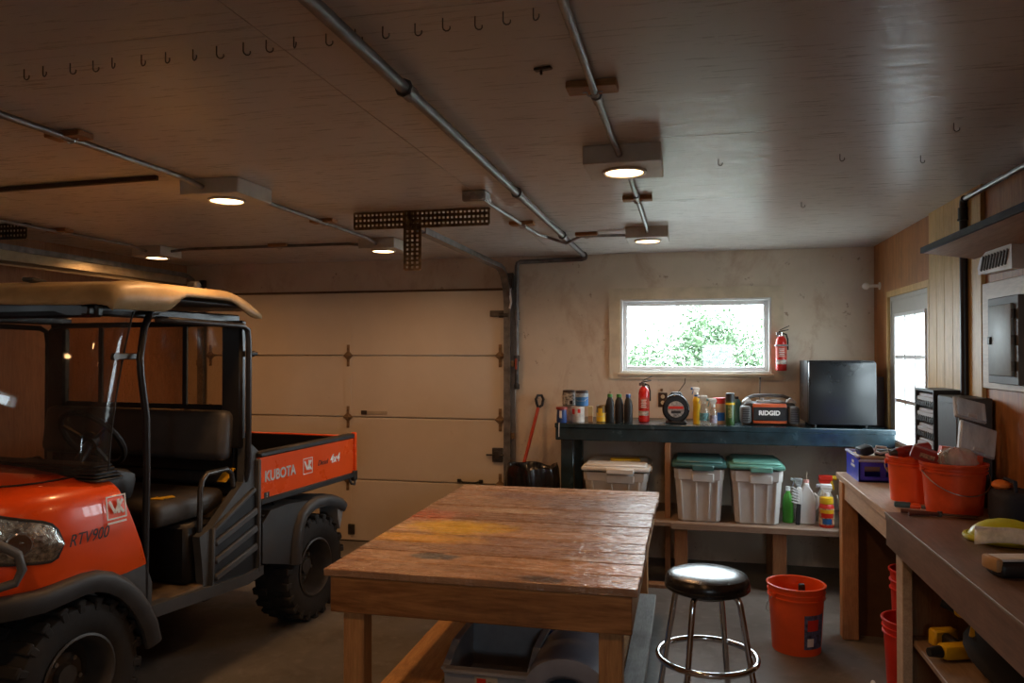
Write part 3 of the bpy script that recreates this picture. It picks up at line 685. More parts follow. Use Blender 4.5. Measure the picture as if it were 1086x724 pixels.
# ================================================================== WORK TABLE
apron_wood = wood('apron_wood', (0.19, 0.075, 0.022), (0.52, 0.25, 0.09), 0, 0.5, 3.0, 0.5, lo=.42, hi=.58)
def build_table():
    X0, X1, Y0, Y1 = -1.465, -.183, 2.915, 4.98
    cx, cy = (X0+X1)/2, (Y0+Y1)/2; hx, hy = (X1-X0)/2, (Y1-Y0)/2
    t = thing('work_table', 'large plank-topped wooden work table with paint-stained varnished top', 'table', (cx, cy, 0))
    g = NT('stained_sheen_planks'); v = g.coord()
    tc = g.n('ShaderNodeTexCoord'); sp = g.n('ShaderNodeSeparateXYZ'); g.l(tc.outputs['Object'], sp.inputs[0])
    pk = g.math('FLOOR', g.math('MULTIPLY', g.math('ADD', sp.outputs['Y'], hy), 1/.1721)); wn = g.n('ShaderNodeTexWhiteNoise', noise_dimensions='1D'); g.l(pk, wn.inputs['W'])
    gr_ = g.noise(g.coord((0.9, 9, 9)), 2.2, 6, .6, 1.2); fine = g.noise(g.coord((2.5, 30, 30)), 3, 4, .6)
    c = g.ramp(gr_, [(.3, (.36, .20, .115)), (.55, (.56, .33, .19)), (.7, (.72, .47, .30))])
    c = g.mix(g.ramp(wn.outputs['Value'], [(0, .0), (1, .8)]), c, (.24, .13, .08))
    big = g.noise(v, 2.4, 6, .7); c = g.mix(g.ramp(big, [(.52, 0), (.74, .45)]), c, (.14, .09, .06))
    sm = g.noise(v, 9, 6, .7); c = g.mix(g.ramp(sm, [(.6, 0), (.68, .5)]), c, (.60, .47, .36))
    def L(x, y): return (x-cx, y-cy, .75)
    for (x, y, rx, ry, col, am, soft) in ((-1.16, 3.75, .26, .14, (.80, .46, .03), .9, .5), (-1.25, 3.50, .30, .08, (.78, .40, .04), .8, .5), (-1.09, 3.20, .10, .05, (.10, .11, .125), .95, .3),
            (-.56, 2.97, .10, .04, (.05, .045, .045), .8, .4), (-1.55, 4.0, .3, .14, (.62, .10, .04), .6, .6), (-.80, 3.45, .25, .12, (.5, .33, .28), .35, .6), (-.62, 4.5, .28, .18, (.16, .12, .12), .55, .5), (-1.0, 4.65, .2, .1, (.20, .13, .13), .5, .5), (-.95, 4.2, .22, .04, (.62, .45, .28), .6, .5), (-.42, 3.3, .12, .03, (.62, .55, .48), .6, .4), (-.40, 4.2, .34, .75, (.22, .19, .19), .4, .6)):  # last, broad grey patch paints the window sheen into the plank colour
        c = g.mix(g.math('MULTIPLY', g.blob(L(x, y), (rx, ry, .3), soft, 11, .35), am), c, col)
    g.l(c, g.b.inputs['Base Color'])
    wet = g.noise(g.coord((1.6, 5, 1)), 5, 6, .75)
    g.l(g.ramp(wet, [(.42, .36), (.56, .17)]), g.b.inputs['Roughness']); g.b.inputs['Specular IOR Level'].default_value = .85
    hh = g.math('ADD', g.math('MULTIPLY', fine, .6), g.math('MULTIPLY', g.noise(v, 22, 4, .6), 1.2)); g.bump(g.math('ADD', hh, g.math('MULTIPLY', g.noise(g.coord((9, 26, 9)), 1.4, 3, .5), 2.2)), .75, .007)
    mb = MB(); n = 12; w = 2*hy/n
    for k in range(n):
        j = random.uniform(-.006, .006)
        mb.box((j*.5, -hy+w*(k+.5), .745+random.uniform(-.0015, .0015)), (2*hx+j, w-.008, .03), None, .003, 1)
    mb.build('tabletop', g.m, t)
    for y, nm in ((-hy+.035, 0), (hy-.035, 0)): MB().box((0, y, .655), (2*hx-.05, .038, .150), None, .004).build('apron', apron_wood, t)
    for x in (-hx+.045, hx-.045): MB().box((x, 0, .655), (.038, 2*hy-.11, .150), None, .004).build('apron', lumber_y, t)
    for sx in (-1, 1):
        for sy in (-1, 1):
            MB().box((sx*(hx-.11), sy*(hy-.10), .365), (.09, .09, .73), None, .005).build('leg', lumber, t)
    sh = MB()
    sh.box((-hx+.24, .05, .15), (.26, 1.86, .022), None, .003).box((.072, .05, .142), (.904, 1.80, .02), None, .003)
    sh.build('lower_shelf', osb, t)
    MB().box((hx-.06, .11, .155), (.10, 1.44, .035), None, .004).build('shelf_plank', grey_wood, t)
    mb = MB()
    for y in (-.82, 0, .86): mb.box((0, y, .066), (2*hx-.16, .09, .132), None, .004)
    mb.build('shelf_bearer', lumber_x, t)
build_table()
# bins on the low shelf
bin_grey = plain('bin_grey', (.33, .34, .37), .42, var=.08)
def stack_bin(name, label, loc, rz, w, d, h, hf):
    t = thing(name, label, 'bin', loc, rz)
    mb = MB(); th = .012
    def side(s):
        return [(-d/2, 0), (d/2, 0), (d/2+.01, h), (-d/2+.16, h), (-d/2+.02, hf), (-d/2-.01, hf)]
    for s in (-1, 1): mb.prism(side(s), s*(w/2-th), s*w/2)
    mb.span((-w/2+th, -d/2, 0), (w/2-th, d/2, th)); mb.span((-w/2+th, d/2-th, 0), (w/2-th, d/2+.006, h)); mb.span((-w/2+th, -d/2-.008, 0), (w/2-th, -d/2+th, hf))
    mb.build('body', bin_grey, t)
    mb = MB()
    for s in (-1, 1):
        for a, b in (((-d/2-.01, hf), (-d/2+.02, hf)), ((-d/2+.02, hf), (-d/2+.16, h)), ((-d/2+.16, h), (d/2+.01, h))):
            mb.bar((s*w/2, a[0], a[1]), (s*w/2, b[0], b[1]), .034, .014, .004)
    mb.bar((-w/2, d/2+.01, h), (w/2, d/2+.01, h), .034, .014, .004); mb.bar((-w/2, -d/2-.01, hf), (w/2, -d/2-.01, hf), .05, .018, .006); mb.build('rim', bin_grey, t)
    return t
b = stack_bin('storage_bin', 'grey open-front plastic bin with paper label under the work table', (-.83, 3.36, .152), 0, .37, .42, .205, .15)
lb = MB().box((0, -.225, .10), (.10, .003, .07)).build('paper_label', plain('label_paper', (.55, .48, .36), .6), b)
MB().box((-.02, -.2275, .113), (.04, .002, .025)).build('red_print', red_plastic, lb); MB().box((.025, -.2275, .095), (.03, .002, .035)).build('dark_print', ink_black, lb)
# hooded grey bin
t = thing('storage_bin', 'blue-grey plastic bin with arched front opening beside the table leg', 'bin', (-.485, 3.30, .152))
mb = MB(); outer = []; inner = []
for k in range(17):
    a = PI*k/16; outer.append((.17*math.cos(a), .12+.13*math.sin(a)))
for k in range(17):
    a = PI*k/16; inner.append((.105*math.cos(a), .09+.085*math.sin(a)))
O_ = [(.18, 0)] + outer + [(-.18, 0)]; I_ = [(.115, .02)] + inner + [(-.115, .02)]
bm_blue = plain('bin_blue_grey', (.26, .28, .35), .38, var=.08)
mb.grid([[(x, -.20, z) for x, z in I_], [(x, -.212, z) for x, z in [(p*1.25, q*1.12) for p, q in I_]], [(x, -.20, z) for x, z in O_], [(x*1.04, .0, z*1.03) for x, z in O_], [(x, .20, z) for x, z in O_]], closed=True)
mb.bm.faces.new([mb.bm.verts.new((x, .20, z)) for x, z in O_]); mb.build('shell', bm_blue, t, ang=50, solid=.006)
MB().box((0, .02, .012), (.34, .38, .02), None, .006).build('tray', bm_blue, t)
tag(MB().span((-.17, -.17, 0), (.17, .17, .012), .004).span((-.17, -.17, .012), (-.158, .17, .16)).span((.158, -.17, .012), (.17, .17, .16)).span((-.158, -.17, .012), (.158, -.158, .16)).span((-.158, .158, .012), (.158, .17, .16)).build('crate', plain('dull_blue', (.05, .10, .26), .4), None, (-.66, 3.82, .152)), 'dull blue crate behind the grey bins under the table', 'crate')

# ================================================================== BAR STOOL
def build_stool():
    t = thing('bar_stool', 'chrome bar stool with round black vinyl seat', 'stool', (.075, 3.30, 0), R(20))
    MB().lathe([(0, .665), (.150, .665), (.166, .672), (.172, .69), (.172, .70), (.170, .712), (.160, .728), (.14, .735), (.08, .737), (0, .737)], 40).build('seat', vinyl, t)
    MB().lathe([(.168, .672), (.1735, .678), (.1735, .688), (.168, .694)], 40, None, False).build('seat_band', black_gloss, t)
    MB().lathe([(0, .645), (.10, .645), (.11, .665), (0, .666)], 24).build('swivel_plate', dark_steel, t)
    for k in range(4):
        a = R(45+90*k); c, s = math.cos(a), math.sin(a)
        pts = [(.085, .655), (.115, .656), (.132, .648), (.142, .625), (.150, .58), (.168, .48), (.186, .38), (.215, .21), (.252, .012)]
        lg = MB().tube([(r*c, r*s, z) for r, z in pts], .0125, 12).build('leg', chrome, t)
        MB().cyl((.2512*c, .2512*s, 0), (.248*c, .248*s, .03), .016).build('foot_cap', black_plastic, lg)
    MB().tube([(.200*math.cos(2*PI*k/48), .200*math.sin(2*PI*k/48), .39) for k in range(48)], .0125, 12, True).build('foot_ring', chrome, t)
build_stool()

# ================================================================== BUCKETS
def bucket(label, loc, h, r0, r1, mat, rz=0, handle=True, name='bucket', hang=1):
    t = thing(name, label, 'bucket', loc, rz)
    mb = MB()
    prof = [(0, .006), (r0-.01, .004), (r0, .0), (r0+.001, .01)]
    z0 = h*.80
    def rr(z): return r0+(r1-r0)*z/h
    prof += [(rr(z0), z0), (rr(z0)+.008, z0+.002), (rr(z0)+.008, z0+.008), (rr(z0)+.001, z0+.010), (rr(h*.88), h*.88), (rr(h*.88)+.008, h*.88+.002), (rr(h*.88)+.008, h*.88+.007), (rr(h*.9), h*.9),
             (r1, h-.012), (r1+.008, h-.012), (r1+.009, h-.002), (r1, h), (r1-.004, h-.004), (rr(h*.5)-.004, h*.5), (r0-.006, .014), (0, .012)]
    mb.lathe(prof, 36, None, False); body = mb.build('body', mat, t)
    if handle:
        ha = MB(); n = 14; zz = h*.86
        ha.tube([((r1+.012)*math.cos(PI*k/n), -hang*(r1+.02)*math.sin(PI*k/n)*.93, zz-(h*.52)*math.sin(PI*k/n)*.85) for k in range(n+1)], .0022, 6)
        ha.build('wire_handle', galv, t)
        for s in (1, -1): MB().cyl((s*(r1+.0), 0, zz), (s*(r1+.014), 0, zz), .012, seg=10).build('handle_ear', mat, t)
    return t
bk = bucket('large orange plastic bucket with blue label standing on the concrete floor', (.585, 4.545, 0), .365, .128, .150, orange_plastic, R(35), True, hang=-1)
def wrap_label(parent, r, z0, z1, a0, a1, mat, name, off=.001, n=8, r_top=None):
    rows = []
    for z in (z0, z1):
        f = (z-z0)/(z1-z0); rad = r+((r_top or r)-r)*f+off
        rows.append([(rad*math.cos(R(a0+(a1-a0)*k/n)), rad*math.sin(R(a0+(a1-a0)*k/n)), z) for k in range(n+1)])
    return MB().grid(rows).build(name, mat, parent)
pl_ = wrap_label(bk, .1305, .04, .225, -115, -60, plain('bucket_label', (.10, .13, .24), .5, var=.5, scale=40), 'label', .0015, r_top=.1405)
wrap_label(bk, .1365, .14, .20, -108, -80, red_plastic, 'label_print', .003, r_top=.1395); wrap_label(bk, .1315, .055, .10, -108, -92, ink_white, 'label_print', .003, r_top=.134)
mb = MB().box((.02, .02, .30), (.035, .03, .07), (R(10), 0, 0), .006).box((0, -.01, .275), (.10, .02, .02), None, .004).cyl((.02, .02, .02), (.02, .02, .30), .008); tag(mb.build('hand_tool', black_plastic, None, (.60, 4.57, .012)), 'black tool grip standing inside the large orange bucket', 'tool')
rb = bucket('red plastic bucket with ribbed rim on floor under workbench', (1.05, 4.05, 0), .365, .110, .130, red_plastic, 0, False)
bucket('red-orange bucket hidden behind the bench leg', (1.14, 4.33, 0), .53, .10, .12, red_plastic, 0, False)
tag(MB().tube([(.0, 0, .012), (.04, .10, .012), (.05, .2, .012)], .012, 8).build('handle_stub', white_plastic, None, (.84, 3.93, 0)), 'short white stick on the floor beside red bucket', 'stick')

# ================================================================== BACK COUNTER AND ITS SHELF
CT, CY = 1.12, 5.66
t = thing('counter', 'long dark teal painted counter under the window', 'counter', (.2, 5.97, 0))
MB().span((-1.17, -.31, CT-.035), (1.175, .31, CT), .004).build('worktop', teal_paint, t)
MB().span((-1.165, -.305, CT-.125), (1.17, -.27, CT-.034), .004).build('front_rail', teal_paint, t)
MB().span((-1.13, -.27, 0), (-1.035, -.21, CT-.036), .004).build('leg', teal_paint, t); MB().span((-1.13, .22, 0), (-1.035, .30, CT-.036), .004).build('leg', teal_paint, t)
MB().span((-.365, -.30, 0), (-.325, -.21, CT-.036), .003).build('post', brown_post, t)
MB().span((-1.03, .26, CT-.125), (1.17, .30, CT-.036)).build('back_rail', teal_paint, t)
SZ = .452
t = thing('low_shelf', 'low brown wooden shelf below the teal counter', 'shelf', (.25, 5.80, 0))
MB().span((-1.06, -.27, SZ-.03), (1.11, .44, SZ), .003).span((-.37, -.285, SZ-.045), (1.11, -.262, SZ-.002), .003).build('shelf_board', wood('shelf_wood', (.22, .15, .11), (.34, .25, .19), 0, .55, 5, .4), t)
for x, m in ((.36, 0), (-.30, 0), (-.95, 0), (1.06, 0)):
    MB().span((x-.045, -.25, 0), (x+.045, -.21, SZ-.045), .003).build('leg', brown_post, t); MB().span((x-.045, .20, 0), (x+.045, .24, SZ-.045), .003).build('leg', brown_post, t)
tag(MB().box((0, 0, .012), (.30, .09, .024), None, .003).build('plank_offcut', brown_post, None, (-.28, 5.52, 0)), 'brown offcut plank lying on floor beside the work table', 'plank')

# totes
def tote(label, x, y, w, d, h, lidm, group=None, white=False):
    t = thing('storage_tote', label, 'storage tote', (x, y, SZ), 0, group)
    mb = MB(); k = .84; zb = h-.055
    def rect(hw, hd, z, c=.03):
        return [(hw-c, -hd, z), (hw, -hd+c, z), (hw, hd-c, z), (hw-c, hd, z), (-hw+c, hd, z), (-hw, hd-c, z), (-hw, -hd+c, z), (-hw+c, -hd, z)][::-1]
    a, b = w/2-.012, d/2-.012
    rows = [rect(a*k-.01, b*k-.01, .0), rect(a*k, b*k, .012), rect(a*.95, b*.95, h*.70), rect(a*.985, b*.985, h*.705), rect(a, b, zb)]
    mb.grid(rows, closed=True); mb.bm.faces.new([mb.bm.verts.new(p) for p in rect(a*k-.01, b*k-.01, .0)]); mb.bm.faces.new([mb.bm.verts.new(p) for p in rect(a, b, zb)])
    body = mb.build('body', tote_grey, t, ang=30)
    mb = MB()
    for x_ in (-.36, -.06, .20, .36):
        f0 = a*k; yb = -b*k; yt = -b*.95
        mb.bar((x_*w*k, yb-.004, .02), (x_*w*.95, yt-.004, h*.69), .012, .012, .003)
    mb.box((.07*w, -b*.97-.004, h*.74), (w*.40, .016, .06), None, .005)
    mb.build('rib', tote_grey, body)
    ld = MB(); ld.box((0, 0, h-.03), (w, d, .03), None, .012, 2).box((0, 0, h-.008), (w-.05, d-.05, .02), None, .008)
    ld.box((.07*w, -d/2-.004, h-.042), (w*.40, .02, .04), None, .006)
    for s in (-1, 1): ld.box((s*w/2, 0, h-.045), (.02, .16, .04), None, .006)
    ld.build('lid', lidm, t); return t
tote('grey storage tote with dark teal lid next to the wooden post', .075, 5.78, .37, .50, .43, plain('dark_teal_lid', (.04, .12, .12), .4))
tote('grey storage tote with light teal lid beside the cleaning bottles', .464, 5.78, .37, .50, .43, teal_plastic)
tote('pale grey storage tote with white lid behind work table', -.51, 5.78, .49, .50, .385, white_plastic)
tag(MB().box((0, 0, .008), (.22, .10, .016), (0, 0, R(8)), .005).build('rag', yellow_plastic, None, (-.46, 5.80, SZ+.387)), 'folded yellow cloth on the white tote lid', 'cloth')

def bottle(name, label, cat, loc, prof, mat, cap=None, capm=None, lab=None, group=None, seg=20, sq=1.0, rz=0):
    t = thing(name, label, cat, loc, rz, group)
    b = MB().lathe(prof, seg).build('body', mat, t)
    if sq != 1.0: b.scale = (1, sq, 1)
    if cap: MB().lathe(cap, 16).build('cap', capm, t)
    for l in (lab or []):
        wl = wrap_label(t, l[0], l[1], l[2], l[3], l[4], l[5], 'label')
        if sq != 1.0: wl.scale = (1, sq, 1)
    return t
def trigger(parent, z, m, m2, s=1.0, rz=0):
    """spray head: collar, body, nozzle, trigger"""
    mb = MB().cyl((0, 0, z), (0, 0, z+.022*s), .016*s).box((-.004*s, 0, z+.055*s), (.062*s, .026*s, .026*s), None, .006).prism([(-.016*s, z+.02*s), (.016*s, z+.02*s), (.030*s, z+.05*s), (-.03*s, z+.05*s)], -.010*s, .010*s, 1)
    o = mb.build('spray_head', m, parent); o.rotation_euler = (0, 0, rz)
    mb = MB().cyl((-.034*s, 0, z+.056*s), (-.052*s, 0, z+.056*s), .011*s).bar((-.028*s, 0, z+.048*s), (-.040*s, 0, z+.002*s), .014*s, .008*s)
    o = mb.build('trigger', m2, parent); o.rotation_euler = (0, 0, rz)
# ---- things standing on the low shelf
bottle('detergent_bottle', 'green plastic bottle squeezed beside the light-teal tote', 'bottle', (.685, 5.72, SZ), [(0, 0), (.035, 0), (.038, .02), (.036, .15), (.028, .19), (.014, .21), (.014, .225), (0, .225)], green_plastic, [(.0, .222), (.016, .222), (.016, .25), (0, .25)], white_plastic)
t = bottle('spray_bottle', 'clear spray bottle with grey head behind the green bottle', 'spray bottle', (.765, 5.80, SZ), [(0, 0), (.040, 0), (.044, .02), (.044, .15), (.030, .20), (.016, .23), (0, .235)], pane('clear_bottle', (.93, .95, .94), .08, .18, (.55, .55, .52), .08)); trigger(t, .232, plain('grey_head', (.35, .37, .38), .4), plain('grey_head', (.35, .37, .38), .4))
t = thing('scrub_brush', 'black and white scrub brush leaning on the white jug', 'brush', (.735, 5.62, SZ))
MB().bar((0, 0, .004), (.012, .02, .15), .03, .016, .006).build('handle', black_plastic, t)
mb = MB()
for i in range(6):
    for j in range(3): mb.cyl((.012+(j-1)*.009-.01, .01, .15+.018*i), (-.035+(j-1)*.004, -.012, .165+.020*i), .0032, seg=5)
mb.box((.014, .02, .20), (.034, .014, .12), None, .005); mb.build('bristle_head', white_plastic, t)
t = thing('jug', 'white plastic jug with grip handle on the low shelf', 'jug', (.805, 5.70, SZ))
mb = MB(); hw = .052
mb.prism([(-.05, 0), (.05, 0), (.056, .02), (.056, .17), (.045, .215), (.015, .265), (.014, .285), (-.016, .285), (-.018, .265), (-.055, .19), (-.056, .02)], -.034, .034, 1)
b = mb.build('body', white_plastic, t); bv = b.modifiers.new('bevel', 'BEVEL'); bv.width = .008; bv.segments = 2
MB().tube([(.048, 0, .21), (.072, 0, .19), (.074, 0, .12), (.054, 0, .10)], .010, 8).build('grip', white_plastic, t)
MB().cyl((-.001, 0, .285), (-.001, 0, .305), .019).build('cap', plain('pink_cap', (.65, .35, .33), .4), t)
MB().tube([(0, 0, .30), (.002, 0, .33), (.004, 0, .36)], .003, 6).build('nozzle', plain('tan_tip', (.55, .45, .33), .5), t)
lblm = plain('weed_label', (.55, .45, .30), .45, var=.6, scale=45)
t = bottle('spray_bottle', 'white-trigger spray bottle with yellow collar and busy red-blue label', 'spray bottle', (.925, 5.63, SZ), [(0, 0), (.046, 0), (.050, .012), (.050, .13), (.042, .155), (.03, .165), (0, .168)], red_plastic, [(0, .16), (.044, .16), (.046, .168), (.044, .20), (.02, .208), (0, .208)], yellow_plastic,
           [(.050, .018, .13, -200, 20, lblm), (.0505, .095, .122, -150, -40, yellow_plastic), (.051, .068, .098, -140, -45, red_plastic), (.051, .025, .062, -130, -60, cobalt)])
trigger(t, .206, white_plastic, plain('grey_head', (.35, .37, .38), .4), 1.25)
text('SPRAY', .026, ink_white, t, (-.036, -.0535, .083), FRONT, bold=.001) if False else None
t = bottle('spray_bottle', 'pale spray bottle with red and yellow head behind the labelled one', 'spray bottle', (.94, 5.80, SZ), [(0, 0), (.058, 0), (.062, .02), (.062, .16), (.045, .20), (.02, .225), (0, .228)], plain('pale_bottle', (.52, .47, .38), .4)); trigger(t, .225, red_plastic, yellow_plastic, 1.5, R(180))
t = thing('tool_caddy', 'small red caddy of blue-handled tools on the low shelf', 'caddy', (1.06, 5.62, SZ))
MB().lathe([(.0, .003), (.045, 0), (.06, .10), (.064, .10), (.05, .0), (0, -.0)][:4]+[(.056, .10), (.042, .008), (0, .008)], 20, None, False).build('cup', red_plastic, t)
for x, y, tx, ty, m, z in ((0, .01, .04, .0, cobalt, .27), (-.02, 0, -.05, .0, plain('steel_blade', (.5, .5, .5), .3, .9), .22), (.02, -.01, .03, -.02, white_plastic, .20)):
    MB().bar((x, y, .012), (x+tx, y+ty, z), .016, .010, .003).build('tool', m, t)

# ---- refrigerator
t = thing('mini_fridge', 'small black refrigerator on the right end of the teal counter', 'refrigerator', (1.045, 5.93, CT))
fr_m = plain('fridge_black', (.010, .012, .014), .30, var=.02, scale=2); 
MB().box((0, .03, .245), (.44, .40, .445), None, .006).build('cabinet', fr_m, t)
d = MB().box((0, -.20, .24), (.44, .05, .435), None, .008, 2).build('door', fr_m, t)
MB().box((-.0, -.19, .463), (.43, .04, .012), None, .003).build('door_cap', black_gloss, d)
mb = MB()
for sx in (-1, 1):
    for sy in (-1, 1): mb.cyl((sx*.17, .03+sy*.15, 0), (sx*.17, .03+sy*.15, .024), .018)
mb.build('foot', black_plastic, t)
tag(MB().prism([(-.01, 0), (.01, 0), (.03, .35), (.012, .35)], -.05, .03, 0).build('dark_board', plain('brown_board', (.10, .05, .03), .6), None, (1.345, 5.98, CT)), 'dark brown board standing between refrigerator and side wall', 'board')
# ---- jobsite radio
t = thing('jobsite_radio', 'orange and grey jobsite radio with carry handle on the counter', 'radio', (.575, 5.92, CT))
rg = plain('radio_grey', (.10, .10, .10), .5); rl = plain('radio_light_grey', (.42, .42, .42), .45)
MB().box((0, 0, .085), (.36, .20, .155), None, .025, 3).build('case', plain('radio_dark', (.035, .033, .032), .45), t)
MB().box((0, -.10, .085), (.235, .03, .145), None, .012, 2).build('front_bezel', plain('radio_orange', (.55, .10, .03), .4), t)
f = MB().box((0, -.116, .083), (.232, .014, .098), None, .006).build('front_panel', black_plastic, t)
text('RIDGID', .044, ink_white, f, (-.078, -.123, .089), FRONT, bold=.0022, sx=1.0)
for s in (-1, 1):
    sp_ = MB().box((s*.165, -.06, .075), (.075, .14, .13), None, .022, 2).build('speaker', rg, t)
    mb = MB()
    for k in range(6): mb.box((s*.165, -.132, .035+.016*k), (.05, .004, .006))
    mb.build('speaker_grille', black_plastic, sp_)
    MB().box((s*.155, -.02, .165), (.06, .09, .045), (0, R(s*38), 0), .012, 2).build('handle_mount', rl, t)
MB().tube([(-.165, -.02, .15), (-.15, -.02, .19), (-.10, -.02, .208), (0, -.02, .213), (.10, -.02, .208), (.15, -.02, .19), (.165, -.02, .15)], .013, 10).build('carry_handle', rg, t)
MB().box((0, -.03, .168), (.17, .06, .018), None, .005).box((.03, -.05, .182), (.05, .02, .012), None, .003).cyl((-.05, -.04, .175), (-.05, -.04, .192), .014).build('control', rl, t)
MB().cyl((-.055, .06, .15), (-.05, .065, .33), .0035, seg=8).cyl((-.05, .065, .325), (-.05, .065, .342), .006, seg=8).build('antenna', black_metal, t)
# ---- extinguishers
def extinguisher(label, loc):
    t = thing('fire_extinguisher', label, 'fire extinguisher', loc)
    b = MB().lathe([(0, 0), (.036, 0), (.041, .006), (.041, .22), (.036, .245), (.022, .262), (.014, .268), (0, .27)], 24).build('cylinder', red_paint, t)
    wrap_label(b, .041, .10, .185, -170, -10, plain('ext_label', (.62, .10, .06), .5, var=.3, scale=60), 'label', .0006); wrap_label(b, .041, .05, .085, -160, -30, plain('ext_label_white', (.6, .55, .5), .5, var=.4, scale=60), 'label', .0006)
    mb = MB()
    for k in range(5): mb.box((0, -.0425, .115+.013*k), (.04-.006*(k % 2), .001, .005))
    mb.build('label_print', ink_white, b)
    MB().cyl((0, 0, .265), (0, 0, .292), .014).box((-.012, 0, .285), (.05, .022, .024), None, .004).build('valve', chrome, t)
    MB().bar((-.02, 0, .30), (.055, 0, .315), .018, .008, .003).bar((-.01, 0, .312), (.06, 0, .345), .018, .006, .002).build('lever', black_metal, t)
    MB().tube([(.01, -.01, .285), (.035, -.02, .28), (.046, -.02, .24), (.047, -.018, .16)], .006, 8).build('hose', rubber, t)
    return t
e1 = extinguisher('red fire extinguisher standing on the teal counter below the window', (-.325, 5.90, CT))
e2 = extinguisher('red fire extinguisher mounted on the wall beside the window', (.70, 6.215, 1.505))
MB().box((0, .055, .16), (.05, .02, .24), None, .003).box((0, .0, .195), (.092, .09, .014), None, .003).build('wall_bracket', galv, e2)
# ---- cord reel
t = thing('cord_reel', 'round black cord reel with printed centre disc standing on counter', 'cord reel', (-.087, 5.86, CT))
mb = MB(); pts = []
for k in range(40):
    a = 2*PI*k/40; r = .100+.012*max(0, math.sin(a))**4; pts.append((r*math.cos(a), .105+r*math.sin(a)*1.0))
mb.prism(pts, -.045, .045, 1); o = mb.build('case', black_gloss, t); bv = o.modifiers.new('bevel', 'BEVEL'); bv.width = .014; bv.segments = 3
MB().box((0, 0, .008), (.15, .10, .016), None, .005).build('base', black_plastic, t)
MB().tube([(-.05, 0, .19), (-.03, 0, .222), (.03, 0, .222), (.05, 0, .19)], .010, 8).build('handle', black_plastic, t)
M = Matrix.Translation((.0, -.046, .105)) @ Euler((R(90), 0, 0)).to_matrix().to_4x4()
dsc = MB().lathe([(0, 0), (.060, 0), (.060, .002), (0, .003)], 28, M).build('label_disc', plain('reel_label', (.35, .34, .33), .5, var=.5, scale=40), t)
MB().box((0, -.0505, .118), (.108, .002, .020)).build('red_band', red_plastic, dsc); MB().box((.0, -.0505, .085), (.07, .002, .018)).build('dark_print', ink_black, dsc)
tag(MB().tube([(-.02, 6.27, 1.44), (-.025, 6.262, 1.40), (-.075, 6.262, 1.33), (-.10, 6.262, 1.29), (-.11, 6.24, 1.25), (-.09, 6.0, 1.20), (-.09, 5.94, 1.15)], .0035, 6).build('drooping_cord', black_plastic), 'thin dark cord drooping from window sill down to the cord reel', 'cord')
t = thing('outlet', 'dark outlet plate with two beige sockets on the back wall', 'outlet', (-.197, YB, 1.265))
MB().box((0, -.005, 0), (.072, .010, .116), None, .003).build('plate', plain('dark_brass_plate', (.06, .035, .02), .35, .5), t)
for z in (-.022, .026): MB().lathe([(0, 0), (.016, 0), (.016, .004), (0, .005)], 16, Matrix.Translation((0, -.010, z)) @ Euler((R(90), 0, 0)).to_matrix().to_4x4()).build('socket', plain('beige_socket', (.55, .45, .28), .5), t)
tag(MB().ball((0, -.008, 0), .012, 10).build('wall_stud', rust, None, (-.205, YB, 1.345)), 'small round bolt head above the outlet plate', 'bolt')

# ---- cans and bottles at the left end of the counter
can_m = plain('tin', (.45, .45, .45), .3, .8)
def can(label, loc, r, h, bands, lid=can_m, group=None, name='paint_can'):
    t = thing(name, label, 'can', loc, 0, group)
    b = MB().lathe([(0, .003), (r-.004, .003), (r-.002, 0), (r, .002), (r-.001, .006), (r-.001, h-.006), (r, h-.002), (r-.002, h), (r-.005, h-.003), (r-.010, h-.004), (0, h-.004)], 24).build('body', lid, t)
    for z0, z1, a0, a1, m in bands: wrap_label(b, r, z0, z1, a0, a1, m, 'label', .0006, 14)
    MB().tube([(r+.001, 0, h*.75), (r+.006, -.02, h*.55), (.5*r, -r-.008, h*.35), (-.5*r, -r-.008, h*.35), (-r-.006, -.02, h*.55), (-r-.001, 0, h*.75)], .0014, 6).build('bail_handle', can_m, t)
    return t
lab_w = plain('can_white', (.60, .58, .55), .45, var=.15, scale=30); lab_s = plain('can_speckle', (.40, .42, .42), .45, var=.6, scale=50)
can('white paint can with red mark, lower can of the stack', (-.815, 5.80, CT), .05, .118, [(.006, .112, -200, 20, lab_w), (.06, .10, -140, -110, red_plastic), (.07, .10, -85, -60, red_plastic)], lab_w)
can('pinkish paint can mostly hidden behind blue tub', (-.905, 5.88, CT), .047, .118, [(.006, .112, -200, 20, plain('can_pink', (.50, .36, .33), .5))], lab_w)
can('black and white speckled paint can topmost at the left', (-.893, 5.86, CT+.1185), .048, .118, [(.006, .100, -200, 20, lab_s), (.012, .04, -75, -45, ink_black)], plain('can_dark', (.06, .05, .05), .4))
can('blue-labelled paint can on top of the white can', (-.787, 5.815, CT+.1185), .049, .118, [(.004, .070, -200, 20, plain('can_blue', (.03, .16, .42), .4)), (.070, .098, -200, 20, plain('can_paleblue', (.35, .42, .48), .45, var=.3, scale=40))], plain('can_dark', (.06, .05, .05), .4))
t = thing('carton', 'slim beige carton standing behind the white can', 'carton', (-.722, 5.83, CT)); MB().box((0, 0, .058), (.034, .034, .116), None, .002).build('box', plain('carton_beige', (.60, .48, .25), .6), t); MB().box((0, -.0185, .022), (.0345, .003, .043)).build('brown_band', plain('carton_brown', (.40, .22, .10), .6), t)
t = bottle('plastic_tub', 'blue plastic tub with red lid at the left counter edge', 'tub', (-.925, 5.715, CT), [(0, 0), (.036, 0), (.040, .01), (.036, .10), (0, .10)], navy_plastic, [(0, .098), (.044, .098), (.044, .116), (0, .117)], plain('dark_red_lid', (.30, .05, .04), .45), [(.0375, .02, .09, -110, -80, ink_white)])
